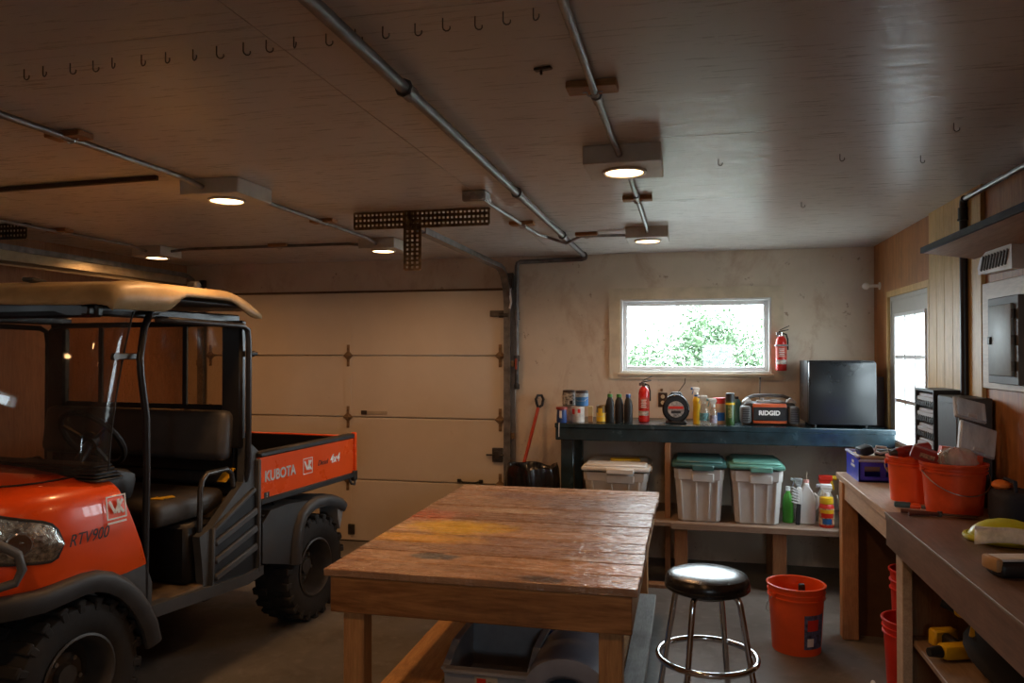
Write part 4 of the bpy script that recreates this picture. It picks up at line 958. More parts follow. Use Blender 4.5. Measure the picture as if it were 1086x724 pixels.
tag(MB().tube([(-.935, 5.655, 1.124), (-.935, 5.648, 1.10), (-.936, 5.648, 1.02)], .0028, 6).build('string', white_plastic), 'short white string hanging over the front counter edge', 'string')
can('yellow tin with dark lid next to three black bottles', (-.642, 5.83, CT), .036, .125, [(.005, .07, -200, 20, yellow_plastic), (.07, .105, -120, -70, yellow_plastic)], plain('brown_tin', (.20, .12, .03), .4), name='tin')
bp = [(0, 0), (.030, 0), (.033, .008), (.033, .13), (.026, .165), (.018, .182), (.018, .19), (0, .19)]
for x, y, m, lb_ in ((-.575, 5.83, plain('cap_green', (.05, .20, .03), .4), 'black oil bottle with green cap beside the yellow tin'), (-.507, 5.84, plain('cap_green', (.05, .20, .03), .4), 'black oil bottle with green cap, middle of the three'), (-.438, 5.83, navy_plastic, 'black oil bottle with blue cap')):
    bottle('oil_bottle', lb_, 'bottle', (x, y, CT), bp, black_plastic, [(0, .188), (.020, .188), (.019, .212), (0, .213)], m, None, 'black oil bottles on the counter', 20, .8)
# ---- spray bottles between reel and radio
t = bottle('cleaner_bottle', 'tall yellow cleaner bottle with white top beside the cord reel', 'bottle', (.062, 5.84, CT), [(0, 0), (.024, 0), (.026, .008), (.026, .16), (.028, .165), (.026, .18), (.02, .20), (0, .20)], yellow_plastic, [(0, .198), (.018, .198), (.018, .214), (0, .215)], cobalt); trigger(t, .213, white_plastic, cobalt, .8)
t = bottle('spray_bottle', 'clear spray bottle with teal label next to the yellow bottle', 'spray bottle', (.115, 5.79, CT), [(0, 0), (.032, 0), (.035, .01), (.035, .09), (.024, .13), (.014, .15), (0, .152)], pane('clear_bottle', (.93, .95, .94), .08, .18, (.55, .55, .52), .08), None, None, [(.036, .03, .085, -150, -30, plain('aqua_label', (.12, .32, .36), .4, var=.5, scale=50))]); trigger(t, .15, plain('pale_head', (.55, .58, .56), .4), plain('pale_head', (.55, .58, .56), .4), .9)
t = bottle('spray_bottle', 'small clear bottle with violet label before the red-lidded tub', 'spray bottle', (.178, 5.775, CT), [(0, 0), (.026, 0), (.028, .01), (.028, .08), (.02, .11), (.012, .13), (0, .132)], pane('clear_bottle', (.93, .95, .94), .08, .18, (.55, .55, .52), .08), None, None, [(.029, .015, .07, -150, -30, plain('violet_label', (.28, .26, .34), .4, var=.4, scale=50))]); trigger(t, .13, plain('pale_head', (.55, .58, .56), .4), plain('teal_trigger', (.10, .30, .33), .4), .9)
t = bottle('plastic_tub', 'orange-tan tub with red lid and blue label on counter', 'tub', (.225, 5.87, CT), [(0, 0), (.040, 0), (.042, .01), (.042, .155), (0, .155)], plain('tub_tan', (.66, .38, .22), .45), [(0, .150), (.045, .150), (.045, .170), (.043, .172), (.043, .176), (.045, .178), (.045, .192), (0, .193)], red_plastic, [(.043, .025, .085, -110, -30, cobalt)])
bottle('aerosol_can', 'black aerosol can with green and yellow label beside the radio', 'spray can', (.300, 5.82, CT), [(0, 0), (.030, 0), (.032, .006), (.032, .165), (.026, .175), (0, .176)], plain('dark_green_can', (.03, .08, .02), .35), [(0, .17), (.031, .17), (.031, .226), (.026, .23), (0, .23)], black_plastic, [(.0325, .145, .160, -180, 0, yellow_plastic), (.0325, .05, .14, -120, -70, plain('can_art', (.20, .22, .08), .4, var=.7, scale=60))])
bottle('cleaner_bottle', 'small blue-green bottle half hidden behind the radio', 'bottle', (.362, 6.09, CT), [(0, 0), (.035, 0), (.036, .14), (.02, .17), (0, .17)], plain('bluegreen', (.05, .16, .16), .4), [(0, .168), (.015, .168), (.015, .19), (0, .19)], black_plastic)

# ---- shovel and bagged trash can left of the counter
t = thing('shovel', 'red-handled shovel leaning on the back wall by the door track', 'shovel', (0, 0, 0))
MB().cyl((-1.40, 6.02, .30), (-1.205, 6.235, 1.19), .014, seg=12).build('shaft', plain('red_handle', (.50, .05, .015), .4), t)
MB().tube([(-1.205, 6.235, 1.19), (-1.215, 6.225, 1.22), (-1.222, 6.22, 1.26), (-1.21, 6.235, 1.29), (-1.18, 6.25, 1.29), (-1.165, 6.25, 1.26), (-1.175, 6.245, 1.21), (-1.205, 6.235, 1.19)], .012, 8).build('grip', black_plastic, t)
MB().grid([[(-1.40+(-.20*(z-.30)/1.0)*0-.11*w_*(.6+.4*math.sin(PI*min(1, z/.30))), 6.02-(.30-z)*.25-.02*(1-w_*w_), z) for w_ in (-1, -.5, 0, .5, 1)] for z in (.30, .24, .15, .06, .003)]).build('blade', dark_steel, t, solid=.004)
t = thing('trash_can', 'black trash can lined with a black plastic bag beside the shovel', 'trash can', (-1.165, 5.76, 0)); t.scale = (.92, .92, 1.17)
MB().lathe([(0, 0), (.15, 0), (.155, .02), (.185, .62), (.195, .64), (.185, .64), (.145, .03), (0, .03)], 28, None, False).build('can', black_plastic, t)
mb = MB(); rws = []
for r, z, am in ((.14, .45, .0), (.165, .60, .004), (.188, .655, .006), (.206, .668, .009), (.215, .63, .012), (.216, .55, .016), (.212, .47, .022)):
    rws.append([((r+am*math.sin(7*a+z*9)+am*.7*math.sin(13*a+2))*math.cos(a), (r+am*math.sin(7*a+z*9)+am*.7*math.sin(13*a+2))*math.sin(a), z+.010*math.sin(5*a)+.01*math.sin(3*a+1)) for a in [2*PI*k/64 for k in range(64)]])
mb.grid(rws, closed=True).build('bag', plain('bag_film', (.012, .012, .013), .18, bump=.4, scale=10), t, ang=80, solid=.002)

# ================================================================== CEILING FITTINGS
def ceiling_light(label, x, y, s=.28, power=1.0):
    t = thing('ceiling_light', label, 'ceiling light', (x, y, H))
    MB().box((0, 0, -.036), (s, s, .072), None, .004).build('box', plain('light_box_paint', (.60, .57, .50), .5, var=.08), t)
    MB().lathe([(.088, -.072), (.090, -.080), (.080, -.083), (.074, -.079), (.074, -.072)], 32, None, False).build('trim_ring', white_paint, t)
    MB().lathe([(0, -.0755), (.075, -.0755), (.075, -.0785), (0, -.0795)], 32).build('lens', lamp_glow, t)
    l = bpy.data.lights.new('lamp', 'AREA'); l.shape = 'DISK'; l.size = .14; l.energy = LAMP_W*power; l.color = LAMP_COL; l.spread = R(166)
    o = bpy.data.objects.new('lamp', l); COL.objects.link(o); o.parent = t; o.location = (0, 0, -.086)
    return t
ceiling_light('white boxed ceiling light above the work table, nearest to the camera', -.247, 3.11, .30)
ceiling_light('white boxed ceiling light close to back wall, above the window', -.253, 5.08, .27)
ceiling_light('white boxed ceiling light over the front of the utility vehicle', -2.15, 3.27, .30)
ceiling_light('white boxed ceiling light beyond the perforated bracket by the garage door', -2.13, 5.16, .27)
ceiling_light('small ceiling light over the vehicle roof at far left', -3.98, 5.14, .25)
for x, y in ((-.25, 1.15), (-2.15, 1.25), (-3.95, 3.2), (-3.95, 1.25)):
    ceiling_light('ceiling light outside the picture', x, y, .28, 1.0 if x < -1 and x > -3 else .5)['group'] = 'ceiling lights behind the camera'
conduit_m = plain('conduit', (.30, .30, .30), .4, .85, var=.2, scale=20)
pipe_m = plain('dark_pipe', (.20, .20, .205), .42, .7, var=.25, scale=12)
def pipe(name, label, pts, r, mat, couplers=(), cat='pipe'):
    t = thing(name, label, cat, (0, 0, 0)); MB().tube(pts, r, 10).build('tube', mat, t)
    for p, d in couplers:
        p = Vector(p); d = Vector(d); o = MB().cyl(p-d*.03, p+d*.03, r*1.28).cyl(p-d*.034, p-d*.026, r*1.5, seg=8).build('coupling', mat, t)
    return t
AY = (0, 1, 0)
pipe('air_pipe', 'thick grey pipe running along the ceiling to the back wall', [(-.80, -2.1, 2.415), (-.80, 6.14, 2.415), (-.81, 6.20, 2.413), (-.84, 6.245, 2.41), (-1.36, 6.255, 2.40), (-1.385, 6.255, 2.39), (-1.392, 6.255, 2.36), (-1.392, 6.255, 1.62)], .0185, pipe_m,
     [((-.80, 2.12, 2.415), AY), ((-.80, 3.62, 2.415), AY), ((-.80, 5.0, 2.415), AY), ((-.80, 6.05, 2.415), AY), ((-1.392, 6.255, 1.95), (0, 0, 1))])
t = thing('pipe_valve', 'rusty valve fitting at the lower end of the wall pipe', 'valve', (-1.392, 6.255, 1.48)); MB().cyl((0, 0, -.13), (0, 0, .14), .017).cyl((0, 0, -.14), (0, 0, -.10), .024, seg=8).cyl((0, 0, .09), (0, 0, .14), .026, seg=8).build('body', dark_steel, t); MB().box((0, -.03, .07), (.018, .012, .09), None, .003).cyl((0, -.03, .05), (0, 0, .05), .008).build('lever', plain('valve_red', (.35, .06, .03), .5), t)
pipe('conduit', 'thin conduit from the ceiling edge to the nearest boxed light', [(-.27, -2.1, 2.432), (-.27, 2.80, 2.432), (-.262, 2.90, 2.425), (-.255, 2.962, 2.41)], .0125, conduit_m, [((-.27, 2.36, 2.432), AY)], 'conduit')
pipe('conduit', 'short conduit between the two boxed lights right of the table', [(-.247, 3.258, 2.41), (-.25, 3.34, 2.43), (-.25, 3.44, 2.432), (-.25, 4.80, 2.432), (-.25, 4.947, 2.415)], .0125, conduit_m, [((-.25, 3.9, 2.432), AY)], 'conduit')
pipe('conduit', 'bent conduit from grey junction box across to the light by the window', [(-1.03, 3.76, 2.425), (-1.02, 3.9, 2.432), (-.98, 4.85, 2.432), (-.965, 5.05, 2.432), (-.93, 5.14, 2.43), (-.80, 5.145, 2.385), (-.70, 5.14, 2.43), (-.386, 5.10, 2.42)], .010, conduit_m, [((-.975, 4.6, 2.432), AY)], 'conduit')
pipe('conduit', 'thin conduit above the vehicle ending at its nearest ceiling light', [(-2.20, -2.1, 2.43), (-2.20, 3.0, 2.43), (-2.19, 3.08, 2.42), (-2.18, 3.122, 2.41)], .0125, conduit_m, [((-2.20, 2.0, 2.43), AY)], 'conduit')
pipe('conduit', 'thin conduit between the two lights above the garage side', [(-2.14, 3.418, 2.41), (-2.14, 3.5, 2.43), (-2.14, 4.9, 2.43), (-2.13, 5.027, 2.41)], .0125, conduit_m, [], 'conduit')
pipe('conduit', 'dark conduit along the garage wall joining two far lights', [(-2.263, 5.16, 2.42), (-2.4, 5.15, 2.432), (-3.7, 5.14, 2.432), (-3.857, 5.14, 2.42)], .011, pipe_m, [], 'conduit')
pipe('conduit', 'thin conduit running to the far left light near the side wall', [(-3.98, -2.1, 2.43), (-3.98, 4.85, 2.43), (-3.98, 5.017, 2.41)], .0115, conduit_m, [], 'conduit')
tag(MB().bar((-3.40, 3.085, H-.012), (-2.34, 3.02, H-.012), .022, .022, .003).build('ceiling_strip', plain('dark_strip', (.06, .035, .02), .6)), 'thin dark strip fixed to the ceiling left of the vehicle light', 'strip')
blk = None
for x, y, lb_ in ((-.275, 2.27, 'wooden mounting block on the conduit before the nearest light'), (-.25, 3.98, 'wooden mounting block on the conduit between two lights'), (-.66, 5.13, 'wooden mounting block left of the light by the window'), (-.99, 4.60, 'wooden mounting block on bent conduit by the thick pipe'),
                  (-2.20, 2.36, 'wooden mounting block on the conduit above the vehicle cab'), (-2.14, 4.25, 'wooden mounting block left of the perforated bracket'), (-2.95, 5.15, 'wooden mounting block along the garage wall conduit'), (-3.98, 4.20, 'wooden mounting block near left door track')):
    if blk is None:
        blk = thing('mounting_block', lb_, 'block', (x, y, H), 0, 'conduit mounting blocks')
        MB().box((0, 0, -.012), (.15, .075, .022), None, .003).build('wood_block', block_wood, blk)
        MB().tube([(-.03, .01, -.024), (-.017, .01, -.024), (-.014, .01, -.034), (0, .01, -.038), (.014, .01, -.034), (.017, .01, -.024), (.03, .01, -.024)], .003, 6).build('strap', galv, blk)
    else: dup(blk, (x, y, H), lb_)
t = thing('junction_box', 'grey metal junction box on the ceiling near the bracket', 'junction box', (-1.03, 3.70, H)); MB().box((0, 0, -.026), (.12, .11, .05), None, .004).build('box', galv, t); MB().box((0, 0, -.053), (.11, .10, .004)).build('cover', galv, t); MB().cyl((.045, .055, -.03), (.045, .075, -.03), .014).build('connector', chrome, t)
# perforated angle brackets and garage door tracks
t = thing('perforated_bracket', 'perforated steel angle bracket hanging from the ceiling', 'bracket', (-1.47, 4.10, H))
MB().plate((0, 0, -.047), (.80, .09, .004), 32, 3, .013).box((0, .02, -.003), (.80, .04, .005)).build('cross_angle', rust, t)
MB().plate((-.045, -.006, -.17), (.09, .33, .004), 3, 13, .013).box((-.088, .012, -.17), (.004, .04, .33)).build('drop_angle', rust, t)
t2 = thing('perforated_bracket', 'perforated steel bracket at the far left ceiling edge', 'bracket', (-4.25, 3.95, H))
MB().plate((0, 0, -.047), (.52, .09, .004), 21, 3, .013).box((0, .02, -.003), (.52, .04, .005)).build('cross_angle', dark_steel, t2); MB().plate((-.10, -.006, -.12), (.07, .20, .004), 3, 8, .013).build('drop_angle', dark_steel, t2)
def track(label, x, s, y_end):
    t = thing('door_track', label, 'door track', (x, 0, 0))
    pts = [(0, 6.225, .01), (0, 6.225, 1.2), (0, 6.225, 2.02)] + [(0, 6.225-.30*(1-math.cos(R(a))), 2.02+.31*math.sin(R(a))) for a in (15, 30, 45, 60, 75, 90)] + [(0, y_end, 2.335)]
    prof = [(-.018, -.028), (.018, -.028), (.018, -.022), (-.012, -.022), (-.012, .022), (.018, .022), (.018, .028), (-.018, .028)]
    MB().sweep(pts, prof).build('rail', plain('track_steel', (.24, .235, .23), .42, .75, var=.25, scale=15), t)
    MB().box((s*.035, 6.275, 1.15), (.05, .02, 2.28), None, .003).build('jamb_angle', plain('track_angle', (.30, .28, .26), .45, .6), t)
    mb = MB()
    for z in (.35, .95, 1.55): mb.box((s*.025, 6.25, z), (.06, .05, .05), None, .003)
    mb.build('bracket', rust, t)
    mb = MB(); mb.cyl((-.0, 6.23, 2.22), (s*.048, 6.23, 2.22), .045, seg=20).cyl((s*.03, 6.23, 2.22), (s*.036, 6.23, 2.22), .055, seg=20).box((s*.015, 6.26, 2.24), (.06, .04, .14), None, .004); mb.build('pulley', dark_steel, t)
    return t
track('galvanised garage door track curving up beside the wall pipe', -1.465, 1, 4.10)
tl = track('garage door track running overhead along the left wall', -4.35, -1, 3.7)
MB().bar((-.02, 6.0, 2.24), (-.02, 1.2, 2.24), .10, .012, .002, (.5, 0, 1)).bar((.0, 6.0, 2.30), (.0, 1.2, 2.30), .012, .10, .002).build('stiffener_angle', plain('warm_steel', (.45, .38, .26), .35, .7), tl)
tag(MB().tube([(-1.43, 6.22, 2.22), (-1.44, 6.20, 2.15), (-1.425, 6.19, 2.06), (-1.44, 6.20, 2.01)], .010, 6).build('white_strap', white_plastic), 'short white strap hanging at the track pulley', 'strap')

# hooks screwed in the ceiling
def hook_mb():
    r = .009; return MB().tube([(0, 0, 0), (0, 0, -.014)] + [(r-r*math.cos(R(a)), 0, -.022-r*math.sin(R(a))+.0) for a in (0, 40, 80, 120, 160, 200)], .0018, 6)
hk = tag(hook_mb().build('ceiling_hook', dark_steel, None, (-1.83, 1.80, H)), 'small steel screw hook in the ceiling row above', 'hook', 'row of ceiling hooks at the top left')
for k in range(1, 20):
    o = hk.copy(); COL.objects.link(o); o.location = (-1.83+.0785*k+random.uniform(-.01, .01), 1.80-.003*k+random.uniform(-.006, .006), H); o.rotation_euler = (0, 0, random.uniform(-.8, .8))
for x, y, lb_ in ((.126, 3.28, 'single steel hook on ceiling just right of the nearest light'), (.602, 3.31, 'single steel hook in the middle of the right ceiling'), (.927, 3.41, 'single steel hook on ceiling towards the right wall'), (.594, 4.33, 'single steel hook on the ceiling nearest the back wall at right'), (.909, 2.95, 'single steel hook on the ceiling nearest the pipe elbow')):
    o = hk.copy(); COL.objects.link(o); o.location = (x, y, H); o.rotation_euler = (0, 0, random.uniform(-.6, .6)); o['label'] = lb_; del o['group']
tag(MB().bar((-.42, 2.12, H-.004), (-.37, 2.11, H-.004), .02, .008, .002).cyl((-.40, 2.115, H), (-.40, 2.115, H-.02), .004, seg=6).build('metal_scrap', dark_steel), 'small rusty metal bracket screwed to the ceiling between pipe and conduit', 'bracket')

# ================================================================== RIGHT WALL
pipe('gas_pipe', 'black vertical pipe with elbow on the pale plank wall', [(1.345, 4.235, .94), (1.345, 4.235, 2.385), (1.345, 4.23, 2.405), (1.345, 4.21, 2.412)], .019, black_metal, [((1.345, 4.235, 2.34), (0, 0, 1))])
pipe('conduit', 'shiny conduit running from the black elbow along the right wall', [(1.345, 4.21, 2.412), (1.345, -2.1, 2.412)], .013, conduit_m, [], 'conduit')
t = thing('wall_shelf', 'long shelf board with dark blue edge high on the right wall', 'shelf', (1.38, 0, 2.14))
MB().prism([(-.247, -.005), (-.02, -.04), (-.02, -.018), (-.247, .02)], 0.4, 4.13, 1).build('shelf_board', wood('shelf_underside', (.32, .17, .09), (.46, .28, .16), 1, .55, 5, .3), t)
MB().prism([(-.262, -.006), (-.247, -.006), (-.247, .022), (-.262, .022)], .4, 4.13, 1).build('edge_strip', plain('navy_edge', (.012, .016, .03), .7), t)
mb = MB()
for y in (.8, 2.0, 3.0): mb.bar((-.02, y, -.05), (-.02, y, -.20), .03, .02).bar((-.03, y, -.19), (-.15, y, -.035), .025, .012)
mb.build('bracket', dark_steel, t)
t = thing('wall_vent', 'white louvred vent with rounded end under the wall shelf', 'vent', (1.37, 3.79, 2.06))
MB().prism([(-.19, -.06), (.19, -.05), (.20, -.02), (.17, .02), (.10, .045), (-.19, .045)], -.045, .01, 0).build('housing', white_plastic, t)
mb = MB()
for k in range(9): mb.box((-.047, -.14+.034*k, -.005), (.008, .012, .07), (R(28), 0, 0))
mb.build('slot', plain('vent_slot', (.08, .08, .08), .6), t)
tag(MB().cyl((1.38, 3.22, 2.33), (1.27, 3.22, 2.33), .014).cyl((1.272, 3.22, 2.33), (1.262, 3.22, 2.33), .018).build('wall_peg', plain('yellow_peg', (.55, .40, .06), .45)), 'yellow peg sticking out of the wall above the shelf', 'peg')
tag(MB().cyl((1.38, 6.1, 2.135), (1.30, 6.1, 2.135), .012).ball((1.283, 6.1, 2.135), .026, 14).cyl((1.38, 6.1, 2.135), (1.372, 6.1, 2.135), .028).build('door_bumper', plain('bumper_white', (.82, .80, .76), .5)), 'white ball-ended bumper on the wall above the refrigerator corner', 'bumper')
t = thing('breaker_box', 'grey metal breaker panel with shiny door on right wall', 'electrical panel', (1.36, 3.735, 1.70))
pan = plain('panel_grey', (.12, .125, .13), .6, .1)
mb = MB(); mb.box((-.012, 0, 0), (.024, .33, .38), None, .003); mb.build('cover', pan, t)
dd = MB().box((-.03, .0, .0), (.016, .25, .31), None, .006, 2).build('door', plain('panel_door', (.26, .29, .29), .5, .05), t)
MB().box((-.040, .10, .0), (.012, .03, .035), None, .003).build('latch', black_plastic, dd)
mb = MB()
for z in (-.11, 0, .11): mb.cyl((-.032, -.135, z-.02), (-.032, -.135, z+.02), .009, seg=8)
mb.build('hinge', dark_steel, t)

# ================================================================== WORKBENCHES
BT = .935
t = thing('workbench', 'pale wooden workbench along the right wall holding the blue crate', 'workbench', (1.12, 4.32, 0))
MB().span((-.26, -.595, BT-.035), (.255, .59, BT), .004).build('top', pale_bench, t)
MB().span((-.245, -.59, BT-.135), (-.21, .58, BT-.036), .003).build('front_rail', pale_bench, t)
MB().span((-.21, .545, BT-.135), (.25, .58, BT-.036), .003).build('end_rail', pale_bench, t)
MB().span((-.165, .51, .0), (.25, .53, BT-.036)).build('end_panel', plain('brown_board2', (.14, .08, .045), .65), t)
for a, b in (((-.258, .42, 0), (-.17, .505, BT-.036)), ((.16, .42, 0), (.25, .505, BT-.036))): MB().span(a, b, .004).build('leg', lumber, t)
MB().span((.225, -.59, .02), (.25, .41, .80)).build('back_panel', plain('brown_board2', (.14, .08, .045), .65), t)
t = thing('workbench', 'dark stained workbench with open shelf nearest the camera', 'workbench', (1.12, 1.70, 0))
bench_wood2 = wood('dark_bench_wood', (0.13, 0.08, 0.06), (0.22, 0.145, 0.11), 1, 0.42, 5, 0.6)
MB().span((-.265, -1.95, BT-.03), (.255, 2.015, BT+.003), .001).build('top', bench_wood2, t)
MB().span((-.262, -1.95, BT-.142), (-.225, 2.012, BT-.0305), .0008).build('front_rail', bench_wood2, t)
MB().span((-.2685, -1.95, BT-.006), (-.2645, 2.012, BT+.005), .001).build('edge_strip', plain('worn_edge', (.20, .165, .14), .6), t)
for y in (1.88, .1, -1.8):
    MB().span((-.23, y, 0), (-.19, y+.10, BT-.032), .003).build('leg', pale_bench, t); MB().span((.20, y, 0), (.24, y+.10, BT-.032), .003).build('leg', pale_bench, t)
MB().span((-.185, 1.955, .0), (.24, 1.975, BT-.14)).build('end_panel', brown_post, t)
MB().span((-.185, -1.9, .395), (.24, 1.95, .42), .003).build('shelf', bench_wood, t)
# items on benches ------------------------------------------------
t = thing('crate', 'bright blue plastic crate full of black gear on pale workbench', 'crate', (1.085, 4.72, BT))
w, d, h = .17, .165, .135
mb = MB(); mb.span((-w, -d, 0), (w, d, .01)); holed(mb, -w, w, 0, h-.025, [(-w+.03, -.06, .03, .085), (-.03, w-.03, .03, .085)], lambda m, a, b, c, e: m.span((a, -d, c), (b, -d+.008, e)))
mb.span((-w, d-.008, .01), (w, d, h)); mb.span((-w, -d, .01), (-w+.008, d, h)); mb.span((w-.008, -d, .01), (w, d, h)); mb.build('body', blue_plastic, t)
cb = MB(); ring(cb, w+.006, 0, .012, .012, -d-.006, -d+.006, 0) if False else None
cb.bar((-w, -d, h-.02), (w, -d, h-.02), .018, .012, .003).bar((-w, d, h), (w, d, h), .018, .012, .003).bar((-w, -d, h), (-w, d, h), .020, .012, .003).bar((w, -d, h), (w, d, h), .018, .012, .003); cb.build('rim', plain('crate_rim', (.35, .35, .50), .35), t)
mb = MB(); mb.box((-w-.001, -.02, .095), (.002, .05, .014)).box((-w-.001, -.02, .072), (.002, .10, .012)); mb.build('white_print', ink_white, t)
tag(MB().box((0, 0, .075), (.29, .22, .085), None, .006).build('cardboard_box', plain('cardboard', (.40, .28, .17), .7), None, (1.085, 4.745, BT+.012)), 'brown cardboard box inside the blue crate', 'box')
t = thing('grip_tool', 'black power tool with pale grip lying on top of the blue crate', 'tool', (1.06, 4.72, BT+.125))
MB().box((-.08, .0, .03), (.07, .10, .05), (0, R(-18), R(10)), .012, 2).box((.02, -.02, .02), (.10, .05, .04), (0, 0, R(-20)), .01).build('body', black_plastic, t)
MB().tube([(-.035, -.05, .03), (-.03, -.055, .06), (.02, -.06, .055), (.03, -.06, .03), (-.01, -.06, .022), (-.035, -.05, .03)], .007, 8).build('grip', white_plastic, t)
t = thing('cable_bundle', 'tangle of black cables and adapters on top of the blue crate', 'cables', (1.17, 4.70, BT+.125))
MB().box((.0, .02, .025), (.06, .06, .045), (0, 0, R(15)), .008).box((.065, -.02, .03), (.045, .07, .05), (0, R(10), R(-10)), .008).build('adapter', black_plastic, t)
for k in range(5):
    x0 = -.10+.045*k; MB().tube([(x0, -.02, .01), (x0+.02, -.12, .02), (x0+.025, -.178, .0), (x0+.028, -.186, -.03), (x0+.02, -.184, -.055)], .0035, 6).build('cable', black_plastic, t)
# parts rack
t = thing('parts_rack', 'tall black parts rack with pale slotted drawers beside the door', 'rack', (1.285, 4.44, BT))
MB().span((-.07, -.16, 0), (.085, .16, .012)).span((-.07, -.16, .508), (.085, .16, .52)).span((-.07, -.16, .012), (.085, -.15, .508)).span((-.07, .15, .012), (.085, .16, .508)).span((.075, -.15, .012), (.085, .15, .508)).build('case', plain('rack_black', (.02, .018, .018), .5), t)
pale = plain('rack_pale', (.42, .43, .46), .5)
for k in range(6):
    z = .02+.081*k; o = MB().span((-.055, -.148, z), (.07, .148, z+.07), .004).bar((-.058, -.148, z+.028), (-.058, .148, z+.028), .012, .05, .003).build('drawer', pale, t)
    mb = MB()
    for j in range(8): mb.box((-.066, -.125+.036*j, z+.018), (.006, .016, .03), (R(30), 0, 0))
    mb.build('slot', plain('rack_black', (.02, .018, .018), .5), o)
tag(MB().span((-.07, -.16, 0), (.07, .16, .50), .006).span((-.074, -.13, .03), (-.07, .13, .47), .002).build('metal_cabinet', plain('cab_dark', (.05, .045, .042), .5), None, (1.295, 4.09, BT)), 'dark grey metal cabinet standing between parts rack and buckets', 'cabinet')
# two orange buckets on the bench
b1 = bucket('small orange bucket beside the blue crate on the workbench', (1.065, 4.055, BT), .215, .105, .118, orange_plastic, 0, True, hang=-1)
b2 = bucket('orange bucket filled with clear cases and red packets on workbench', (1.155, 3.79, BT), .225, .112, .130, plain('orange_plastic_dull', (.72, .085, .02), .4), R(10), True)
tag(MB().prism([(-.09, 0), (.09, -.01), (.10, .08), (-.07, .10)], -.02, .02, 1).build('orange_scoop', plain('orange_plastic_dull', (.72, .085, .02), .4), None, (1.185, 3.83, BT+.19)), 'dull orange scoop standing in the filled bucket', 'scoop')
def clear_case(label, loc, rot, w, d, h):
    t = thing('clear_case', label, 'case', loc, 0, None, rot)
    MB().box((0, 0, 0), (w, h, d), None, .008, 2).build('shell', clear_plastic, t); MB().box((0, -h/2, -d/2+.012), (w*.3, .012, .018), None, .003).build('clasp', plain('clasp_grey', (.55, .57, .6), .4), t)
    mb = MB(); ring(mb, w/2+.002, -d/2-.002, d/2+.002, .008, -.006, .006, 0); mb.build('rim', plain('clasp_grey', (.55, .57, .6), .4), t)
    return t
clear_case('clear plastic case tilted topmost above the filled orange bucket', (1.225, 3.80, BT+.455), (R(-25), R(14), R(18)), .145, .09, .03)
clear_case('clear plastic case with crumpled bag poking from the orange bucket', (1.25, 3.79, BT+.325), (R(-20), R(18), R(12)), .16, .13, .035)
mb = MB(); rws = []
for r, z, am in ((.05, 0, .004), (.075, .03, .012), (.07, .065, .012), (.045, .085, .010), (.012, .095, .004)):
    rws.append([((r+am*math.sin(5*a+z*60))*math.cos(a), (r+am*math.sin(5*a+z*60))*math.sin(a)*.7, z+am*.5*math.sin(7*a)) for a in [2*PI*k/40 for k in range(40)]])
tag(mb.grid(rws, closed=True).build('clear_bag', pane('bag_clear', (.95, .96, .97), .12, .35, (.8, .82, .85), .12), None, (1.155, 3.74, BT+.20), ang=80), 'crumpled clear plastic bag resting in the orange bucket', 'bag')
t = thing('packet', 'red and black product packet leaning out of the orange bucket', 'packet', (1.06, 3.80, BT+.245), 0, None, (R(10), R(18), R(-10))); MB().box((0, 0, 0), (.15, .04, .055), None, .004).build('box', plain('dark_red', (.30, .025, .02), .4), t); MB().box((.07, -.022, .01), (.02, .006, .10), (0, R(-25), 0), .002).build('strap', black_plastic, t); MB().box((-.01, -.0215, .0), (.06, .002, .02)).build('print', plain('packet_print', (.5, .3, .2), .5, var=.5, scale=60), t)
t = thing('drill', 'dark red cordless drill body resting over the small bucket rim', 'drill', (1.06, 4.0, BT+.25), 0, None, (0, R(-8), R(15))); MB().cyl((-.07, 0, 0), (.06, 0, 0), .027).cyl((-.10, 0, 0), (-.07, 0, 0), .018, .024).build('motor', plain('dark_red', (.30, .025, .02), .4), t); MB().bar((.03, 0, -.01), (.045, 0, -.11), .03, .04, .008).build('grip', black_plastic, t); MB().cyl((-.13, 0, 0), (-.10, 0, 0), .010, .016).build('chuck', dark_steel, t)
tag(MB().bar((0, -.05, .0), (0, .05, .004), .03, .012, .003).cyl((0, -.02, 0), (0, -.02, .03), .008).build('clip', dark_steel, None, (1.04, 3.945, BT+.222)), 'small metal clip on the rim of the small orange bucket', 'clip')
# hand tools in front of the buckets
t = thing('utility_knife', 'blue and orange handled knife lying before the orange buckets', 'knife', (.955, 3.83, BT+.003), R(-12)); MB().box((.0, 0, .014), (.07, .03, .026), None, .008, 2).build('grip', plain('knife_blue', (.05, .12, .16), .4), t); MB().box((.05, 0, .012), (.05, .028, .022), None, .006).build('collar', orange_plastic, t); MB().box((.13, 0, .010), (.11, .024, .014), None, .003).build('blade', dark_steel, t)
t = thing('pruning_shears', 'dark long-handled shears lying along bench before the buckets', 'shears', (1.04, 3.66, BT+.004), R(-14)); MB().tube([(-.13, .015, .008), (-.05, .006, .010), (.02, 0, .010)], .008, 8).build('handle', plain('maroon_grip', (.10, .03, .025), .5), t); MB().tube([(-.10, -.045, .008), (-.05, -.025, .010), (.02, 0, .010)], .008, 8).build('handle', plain('maroon_grip', (.10, .03, .025), .5), t); MB().bar((.02, 0, .010), (.16, .01, .010), .022, .006, .001).bar((.02, 0, .011), (.15, -.02, .011), .018, .005, .001).cyl((.02, 0, .0), (.02, 0, .022), .010).build('jaw', dark_steel, t)
